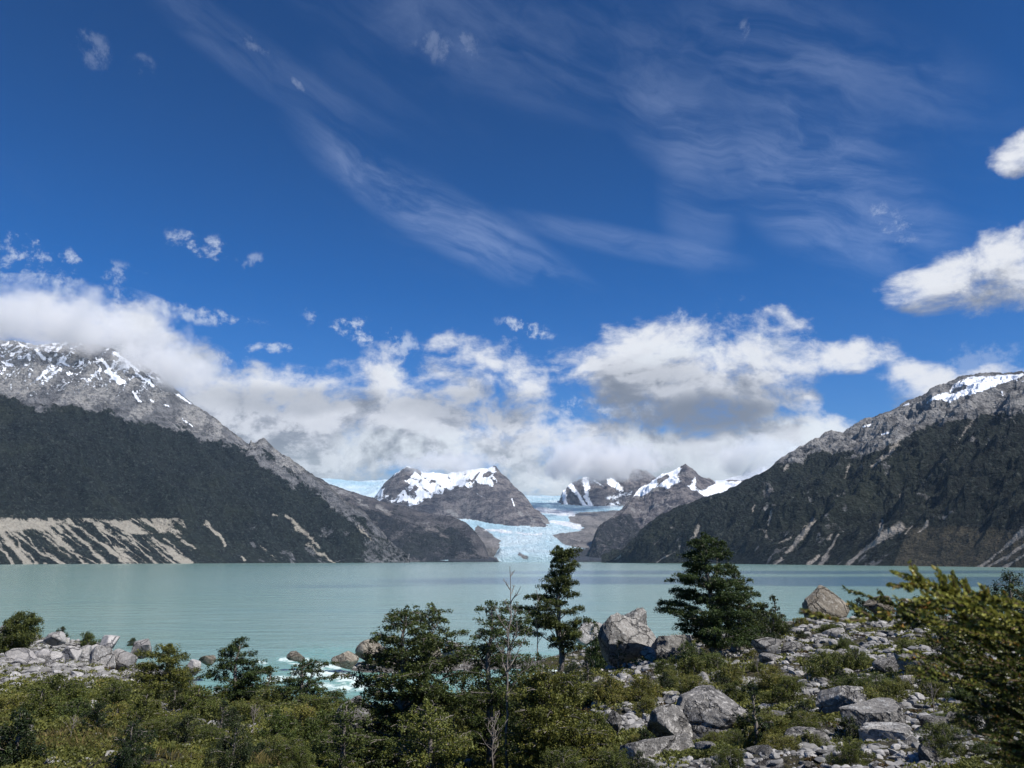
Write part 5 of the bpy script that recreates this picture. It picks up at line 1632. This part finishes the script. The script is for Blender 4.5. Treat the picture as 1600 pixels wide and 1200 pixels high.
# --- low mats and heath between the rocks, and grass: masses nobody could count
def build_cover(name, n, region, size_px, leafpx, leaves, mat, tone, label, seed, cat, thr=(-.1, .15), height=.55, noise_s=3.0, avoid=.6):
    r = np.random.RandomState(seed)
    a = r.uniform(*region[0], n); b_ = r.uniform(*region[1], n)
    x, y, z, good = hits(a, b_, 4.5)
    dn = fbm(x / noise_s, y / noise_s, 4, seed, .6)
    bm_ = bare_mask(a, b_)
    keep = good & (r.rand(n) < sstep(thr[0], thr[1], dn + .12 * (r.rand(n) - .5))) & (r.rand(n) > bm_ * avoid) & (y < 120) & (z > .35) & ((a < 880) | (patch(x, y) < .10) | (r.rand(n) < .25))
    x, y, z, a = x[keep], y[keep], z[keep], a[keep]
    n = len(x)
    s = r.uniform(*size_px, n) / F * y
    lv = Leaves(r)
    tot = leaves
    ci = np.repeat(np.arange(n), tot)
    m = len(ci)
    th = r.uniform(0, 2 * math.pi, m); u = np.sqrt(r.rand(m))
    zz = np.sqrt(np.maximum(0, 1 - u * u)) * r.uniform(.55, 1.05, m)
    P = np.stack([x[ci] + s[ci] * u * np.cos(th) * 1.15, y[ci] + s[ci] * u * np.sin(th), z[ci] + s[ci] * height * zz - .03 * s[ci]], 1)
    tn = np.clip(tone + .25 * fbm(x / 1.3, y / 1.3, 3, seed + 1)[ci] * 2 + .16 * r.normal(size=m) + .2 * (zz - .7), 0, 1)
    lv.P.append(P); lv.T.append(tn); lv.S.append(np.clip(leafpx / F * y[ci], .018, .12) * r.uniform(.6, 1.3, m)); lv.UP.append(np.full(m, .2))
    tag(link(name, lv.mesh(name, mat)), label, cat, kind="stuff")


build_cover("undergrowth", 16500, ((-460, 1900), (985, 1240)), (6, 20), 4.4, 80, mat_scrub, .45, "olive and brown heath mats covering the slope between the rocks", 401, "undergrowth")
build_cover("undergrowth", 8200, ((-460, 1900), (1000, 1240)), (4, 12), 4.0, 50, mat_brownmat, .45, "reddish brown cushion plants scattered over the slope", 403, "undergrowth", thr=(.05, .25), height=.4)
build_cover("undergrowth", 1500, ((760, 1150), (1150, 1215)), (8, 20), 4.6, 80, mat_scrub, .45, "mixed green mats at the bottom edge of the view", 411, "undergrowth", thr=(-.5, -.3), height=.6, avoid=.2)
build_cover("undergrowth", 6400, ((-560, 960), (1075, 1240)), (7, 20), 4.6, 70, mat_beech_olive, .42, "dense olive scrub filling the lower left slope", 405, "undergrowth", thr=(-.25, .0), height=.8, avoid=.9)


def build_grass():
    r = np.random.RandomState(55)
    n = 60000
    a = r.uniform(-40, 700, n); b_ = r.uniform(1080, 1215, n)
    x, y, z, good = hits(a, b_, 6)
    dn = fbm(x / 3.5, y / 3.5, 3, 88, .6)
    k = good & (dn > -.02) & (r.rand(n) > bare_mask(a, b_) * .8)
    x, y, z = x[k], y[k], z[k]
    n = len(x)
    h = r.uniform(.06, .22, n); th = r.uniform(0, 6.28, n); w = np.clip(.8 / F * y, .003, .012)
    lx, ly = r.normal(0, .35, n) * h, r.normal(0, .35, n) * h
    dx, dy = np.cos(th) * w, np.sin(th) * w
    V = np.stack([np.stack([x - dx, y - dy, z - .02], 1), np.stack([x + dx, y + dy, z - .02], 1),
                  np.stack([x + dx * .6 + lx * .4, y + dy * .6 + ly * .4, z + h * .6], 1), np.stack([x + lx, y + ly, z + h], 1)], 1).reshape(-1, 3)
    me = mesh_np("grass", V, np.arange(n * 4).reshape(-1, 4), 4, dict(tone=np.repeat(r.rand(n), 4)), False)
    m = leaf_material("grass_blades", (0.06, 0.062, 0.022), (0.22, 0.185, 0.075), (0.34, 0.27, 0.13))
    tag(link("grass", me, m), "dry olive grass in the hollows at lower left", "grass", kind="stuff")


build_grass()


# --- the near shrub at the right, close to the viewer: arching stems clothed in small oval leaves
def build_near_shrub():
    r = np.random.RandomState(31)
    m, T, b = new_mat("near_shrub_leaves")
    f = T.attr('tone')
    c = T.mix(T.ramp(f, 0, .6), (0.026, 0.040, 0.011), (0.100, 0.125, 0.026))
    c = T.mix(T.ramp(f, .55, .95), c, (0.32, 0.32, 0.07))
    c = T.mix(T.ramp(T.attr('warm'), .93, 1.0, 0, .85), c, (0.42, 0.20, 0.06))
    T.l.new(c, b.inputs['Base Color']); b.inputs['Roughness'].default_value = .38; b.inputs['Specular IOR Level'].default_value = .4
    tr = T.new('ShaderNodeBsdfTranslucent'); T.l.new(c, tr.inputs['Color'])
    mx = T.new('ShaderNodeMixShader'); mx.inputs[0].default_value = .22
    T.l.new(b.outputs[0], mx.inputs[1]); T.l.new(tr.outputs[0], mx.inputs[2])
    T.l.new(mx.outputs[0], [n_ for n_ in T.n if n_.type == 'OUTPUT_MATERIAL'][0].inputs[0])
    # stems: pixel path and depth of the tips, all rooted at the right
    root = np.array([2.35, 2.5, 10.45])
    paths = [  # (px, py, Y) from the root side to the tip
        ([(1640, 1010, 1.75), (1560, 962, 1.62), (1500, 935, 1.52), (1450, 915, 1.46), (1400, 898, 1.42)], .95, 1.15),
        ([(1640, 1030, 1.8), (1560, 1000, 1.7), (1480, 975, 1.62), (1400, 968, 1.55), (1320, 968, 1.5), (1246, 953, 1.45)], .75, .95),
        ([(1640, 1000, 1.7), (1570, 975, 1.6), (1510, 950, 1.52), (1460, 928, 1.47), (1420, 912, 1.44)], .9, 1.1),
        ([(1640, 1005, 1.75), (1560, 985, 1.65), (1500, 962, 1.58), (1440, 945, 1.55), (1395, 938, 1.53)], .7, 1.0),
        ([(1640, 960, 1.6), (1600, 945, 1.5), (1550, 932, 1.46), (1515, 926, 1.44)], .95, 1.1),
        ([(1640, 985, 1.6), (1590, 972, 1.5), (1540, 955, 1.45), (1490, 945, 1.42), (1440, 940, 1.40)], .85, 1.1),
        ([(1640, 1060, 2.0), (1560, 1025, 1.95), (1500, 990, 1.9), (1430, 960, 1.85), (1370, 935, 1.82), (1334, 922, 1.8)], .45, .9),
        ([(1640, 1040, 1.6), (1590, 1000, 1.55), (1545, 985, 1.5), (1500, 970, 1.48), (1440, 962, 1.45)], .8, 1.1),
        ([(1640, 1080, 1.9), (1560, 1050, 1.9), (1500, 1040, 1.85), (1450, 1030, 1.8), (1405, 1018, 1.8)], .6, .9),
        ([(1640, 1110, 1.9), (1580, 1085, 1.9), (1530, 1070, 1.85), (1480, 1062, 1.8), (1450, 1050, 1.8)], .55, .9),
        ([(1640, 980, 2.1), (1610, 940, 2.1), (1590, 925, 2.1), (1583, 916, 2.1)], .3, .9),
        ([(1600, 1000, 2.2), (1540, 950, 2.2), (1505, 925, 2.2), (1494, 902, 2.2)], .3, .9),
    ]
    for i in range(66):
        # lower mass of foliage, filling the corner
        tx = r.uniform(1440, 1610); ty = r.uniform(960, 1220)
        lim = 1405 + max(0, (ty - 1000)) * .75
        if tx < lim: tx = lim + r.uniform(0, 60)
        Y = r.uniform(1.7, 2.5)
        paths.append(([(tx + 150 + r.uniform(-20, 30), ty + 70 + r.uniform(-25, 50), Y + .25), (tx + 90, ty + 30 + r.uniform(-10, 10), Y + .12), (tx + 40, ty + 8, Y + .04), (tx, ty, Y)], r.uniform(.15, .55), r.uniform(.75, 1.0)))
    tb = Tubes()
    LP = []; LD = []; LN = []; LS = []; LT = []
    for pts, tone, sc_ in paths:
        Q = np.array([at(*p) for p in pts])
        if pts[0][0] > 1630:
            Q = np.concatenate([[root + r.normal(0, .05, 3)], [(root + Q[0]) / 2 + np.array([0, 0, .12])], Q])
        seg = np.linalg.norm(np.diff(Q, axis=0), axis=1); cum = np.concatenate([[0], np.cumsum(seg)])
        n = max(8, int(cum[-1] / .02))
        tt = np.linspace(0, cum[-1], n)
        C = np.stack([np.interp(tt, cum, Q[:, k]) for k in range(3)], 1)
        for _ in range(3):
            C[1:-1] = (C[:-2] + C[1:-1] * 2 + C[2:]) / 4
        C += .004 * np.stack([np.sin(tt * 19 + k * 2) for k in range(3)], 1)
        tb.add(C, np.linspace(.0045, .0012, n), 5)
        side_paths = [(C, tt, 1.0)]
        # short side shoots
        for j in range(int(cum[-1] / .07)):
            k0 = r.randint(2, n - 1)
            dirv = C[min(k0 + 1, n - 1)] - C[k0 - 1]; dirv /= np.linalg.norm(dirv)
            off = r.normal(size=3); off -= dirv * (off @ dirv); off /= np.linalg.norm(off)
            l = r.uniform(.05, .15) * (1.0 - .5 * k0 / n)
            u = np.linspace(0, 1, max(4, int(l / .02)))
            S = C[k0] + (dirv * .95 + off * .42)[None] * (l * u)[:, None] + np.array([0, 0, .008])[None] * (u ** 2)[:, None]
            tb.add(S, np.linspace(.0025, .001, len(u)), 4)
            side_paths.append((S, u * l, .85))
        for (S, ts, k) in side_paths:
            L = ts[-1]; nl = max(6, int(L / .0019))
            u = np.sort(r.rand(nl)) * L
            p = np.stack([np.interp(u, ts, S[:, q]) for q in range(3)], 1)
            g = np.stack([np.interp(np.minimum(u + .01, L), ts, S[:, q]) - np.interp(np.maximum(u - .01, 0), ts, S[:, q]) for q in range(3)], 1)
            g /= np.linalg.norm(g, axis=1)[:, None] + 1e-9
            off = r.normal(size=(nl, 3)); off -= g * (off * g).sum(1)[:, None]; off /= np.linalg.norm(off, axis=1)[:, None] + 1e-9
            d = g * .85 + off * .65; d /= np.linalg.norm(d, axis=1)[:, None]
            LP.append(p); LD.append(d); LN.append(off); LS.append(.0160 * sc_ * k * r.uniform(.7, 1.2, nl) * (1 - .35 * (u / L) ** 3)); LT.append(np.clip(tone + .18 * r.normal(size=nl) + .1 * u / L, 0, 1))
    P = np.concatenate(LP); D = np.concatenate(LD); N = np.concatenate(LN); S = np.concatenate(LS); Tn = np.concatenate(LT)
    B = np.cross(D, N); B /= np.linalg.norm(B, axis=1)[:, None] + 1e-9
    N = np.cross(B, D)
    # oval cupped leaf: 4 stations x 3 across
    us = [0, .3, .68, 1.0]; ws = [.07, .46, .40, .04]
    V = []
    for u, w in zip(us, ws):
        for q in (-1, 0, 1):
            V.append(P + D * (S * u)[:, None] + B * (S * w * q * .62)[:, None] + N * (S * (.10 * abs(q) * w * 2 + .16 * u * (1 - u) * 2 - .10 * u * u))[:, None])
    V = np.stack(V, 1)
    n = len(P)
    f = []
    for i in range(3):
        for j in range(2):
            f.append([i * 3 + j, i * 3 + j + 1, (i + 1) * 3 + j + 1, (i + 1) * 3 + j])
    f = np.array(f)
    Fc = (f[None] + (np.arange(n) * 12)[:, None, None]).reshape(-1, 4)
    me = mesh_np("leaves", V.reshape(-1, 3), Fc, 4, dict(tone=np.repeat(Tn, 12), warm=np.repeat(r.rand(n), 12)), True)
    e = bpy.data.objects.new("leafy_shrub", None); COL.objects.link(e)
    e.location = tuple(root)
    tag(e, "close leafy shrub with yellow-green overlapping leaves reaching in from the right edge", "shrub")
    st = link("stem", tb.mesh("stem", bark_material("shrub_stems", (0.06, 0.045, 0.028), (0.14, 0.10, 0.06))), None, e, tuple(-root))
    lf = link("leaves", me, m, e, tuple(-root))
    print("near shrub leaves", n)


build_near_shrub()

# ------------------------------------------------------------------ clouds that touch the peaks, and haze
def cloud_volume(px, py, Y, rx, ry, rz, dens, label, seed, sc_=1.0):
    """soft cloud bank: a closed shell filled with uneven mist"""
    c = at(px, py, Y)
    k = Y / F
    me = mesh_np("cloud", ICO[4][0] * np.array([rx * k, ry, rz * k])[None], ICO[4][1], 3, None, True)
    m = bpy.data.materials.new("cloud_mist")
    m.use_nodes = True
    T = NT(m.node_tree); T.n.clear()
    out = T.new('ShaderNodeOutputMaterial')
    pv = T.new('ShaderNodeVolumePrincipled')
    pv.inputs['Color'].default_value = (1, 1, 1, 1)
    pv.inputs['Anisotropy'].default_value = 0.0
    tc = T.new('ShaderNodeTexCoord')
    P = tc.outputs['Object']
    q = T.v('MULTIPLY', P, (1 / (rx * k), 1 / ry, 1 / (rz * k)))
    ln = T.v('LENGTH', q)
    n = T.noise(T.v('ADD', P, (seed * 777.0, 0, 0)), 0.0062 * sc_, 6, .66)
    f = T.m('ADD', T.m('MULTIPLY_ADD', ln, -1.15, .95), T.m('MULTIPLY_ADD', n, 4.2, -2.15))
    d = T.m('MULTIPLY', T.ramp(f, 0.0, .7), dens)
    T.l.new(d, pv.inputs['Density'])
    T.l.new(pv.outputs[0], out.inputs['Volume'])
    o = link("cloud", me, m, None, tuple(c))
    tag(o, label, "cloud", kind="stuff")
    m.cycles.volume_step_rate = 2.0


cloud_volume(75, 500, 3850, 240, 520, 56, .007, "grey cloud wrapped around the top of the left mountain", 1)
cloud_volume(262, 572, 4250, 95, 420, 56, .008, "cloud spilling down the ridge of the left mountain", 2)
cloud_volume(935, 722, 7600, 125, 800, 36, .009, "grey cloud hiding the cliffs above the glacier", 3, .7)
cloud_volume(690, 722, 7100, 110, 600, 19, .006, "thin cloud resting on the snow cap of the central peak", 4, .8)
cloud_volume(1175, 712, 7200, 90, 600, 34, .006, "bright cloud over the ice field on the right", 5, .7)


def haze():
    x0, x1, y0, y1, z0, z1 = -13900, 13900, -500, 13800, -40, 2600
    V = np.array([(x, y, z) for x in (x0, x1) for y in (y0, y1) for z in (z0, z1)], float)
    Fc = [(0, 1, 3, 2), (4, 6, 7, 5), (0, 4, 5, 1), (2, 3, 7, 6), (0, 2, 6, 4), (1, 5, 7, 3)]
    me = mesh_np("haze", V, Fc, 4, None, False)
    m = bpy.data.materials.new("haze")
    m.use_nodes = True
    T = NT(m.node_tree); T.n.clear()
    out = T.new('ShaderNodeOutputMaterial')
    pv = T.new('ShaderNodeVolumePrincipled')
    pv.inputs['Color'].default_value = (.52, .72, 1, 1)
    pv.inputs['Density'].default_value = HAZE
    T.l.new(pv.outputs[0], out.inputs['Volume'])
    tag(link("haze", me, m), "thin blue haze over the lake and far peaks", "haze", kind="stuff")


HAZE = 1.5e-5
haze()
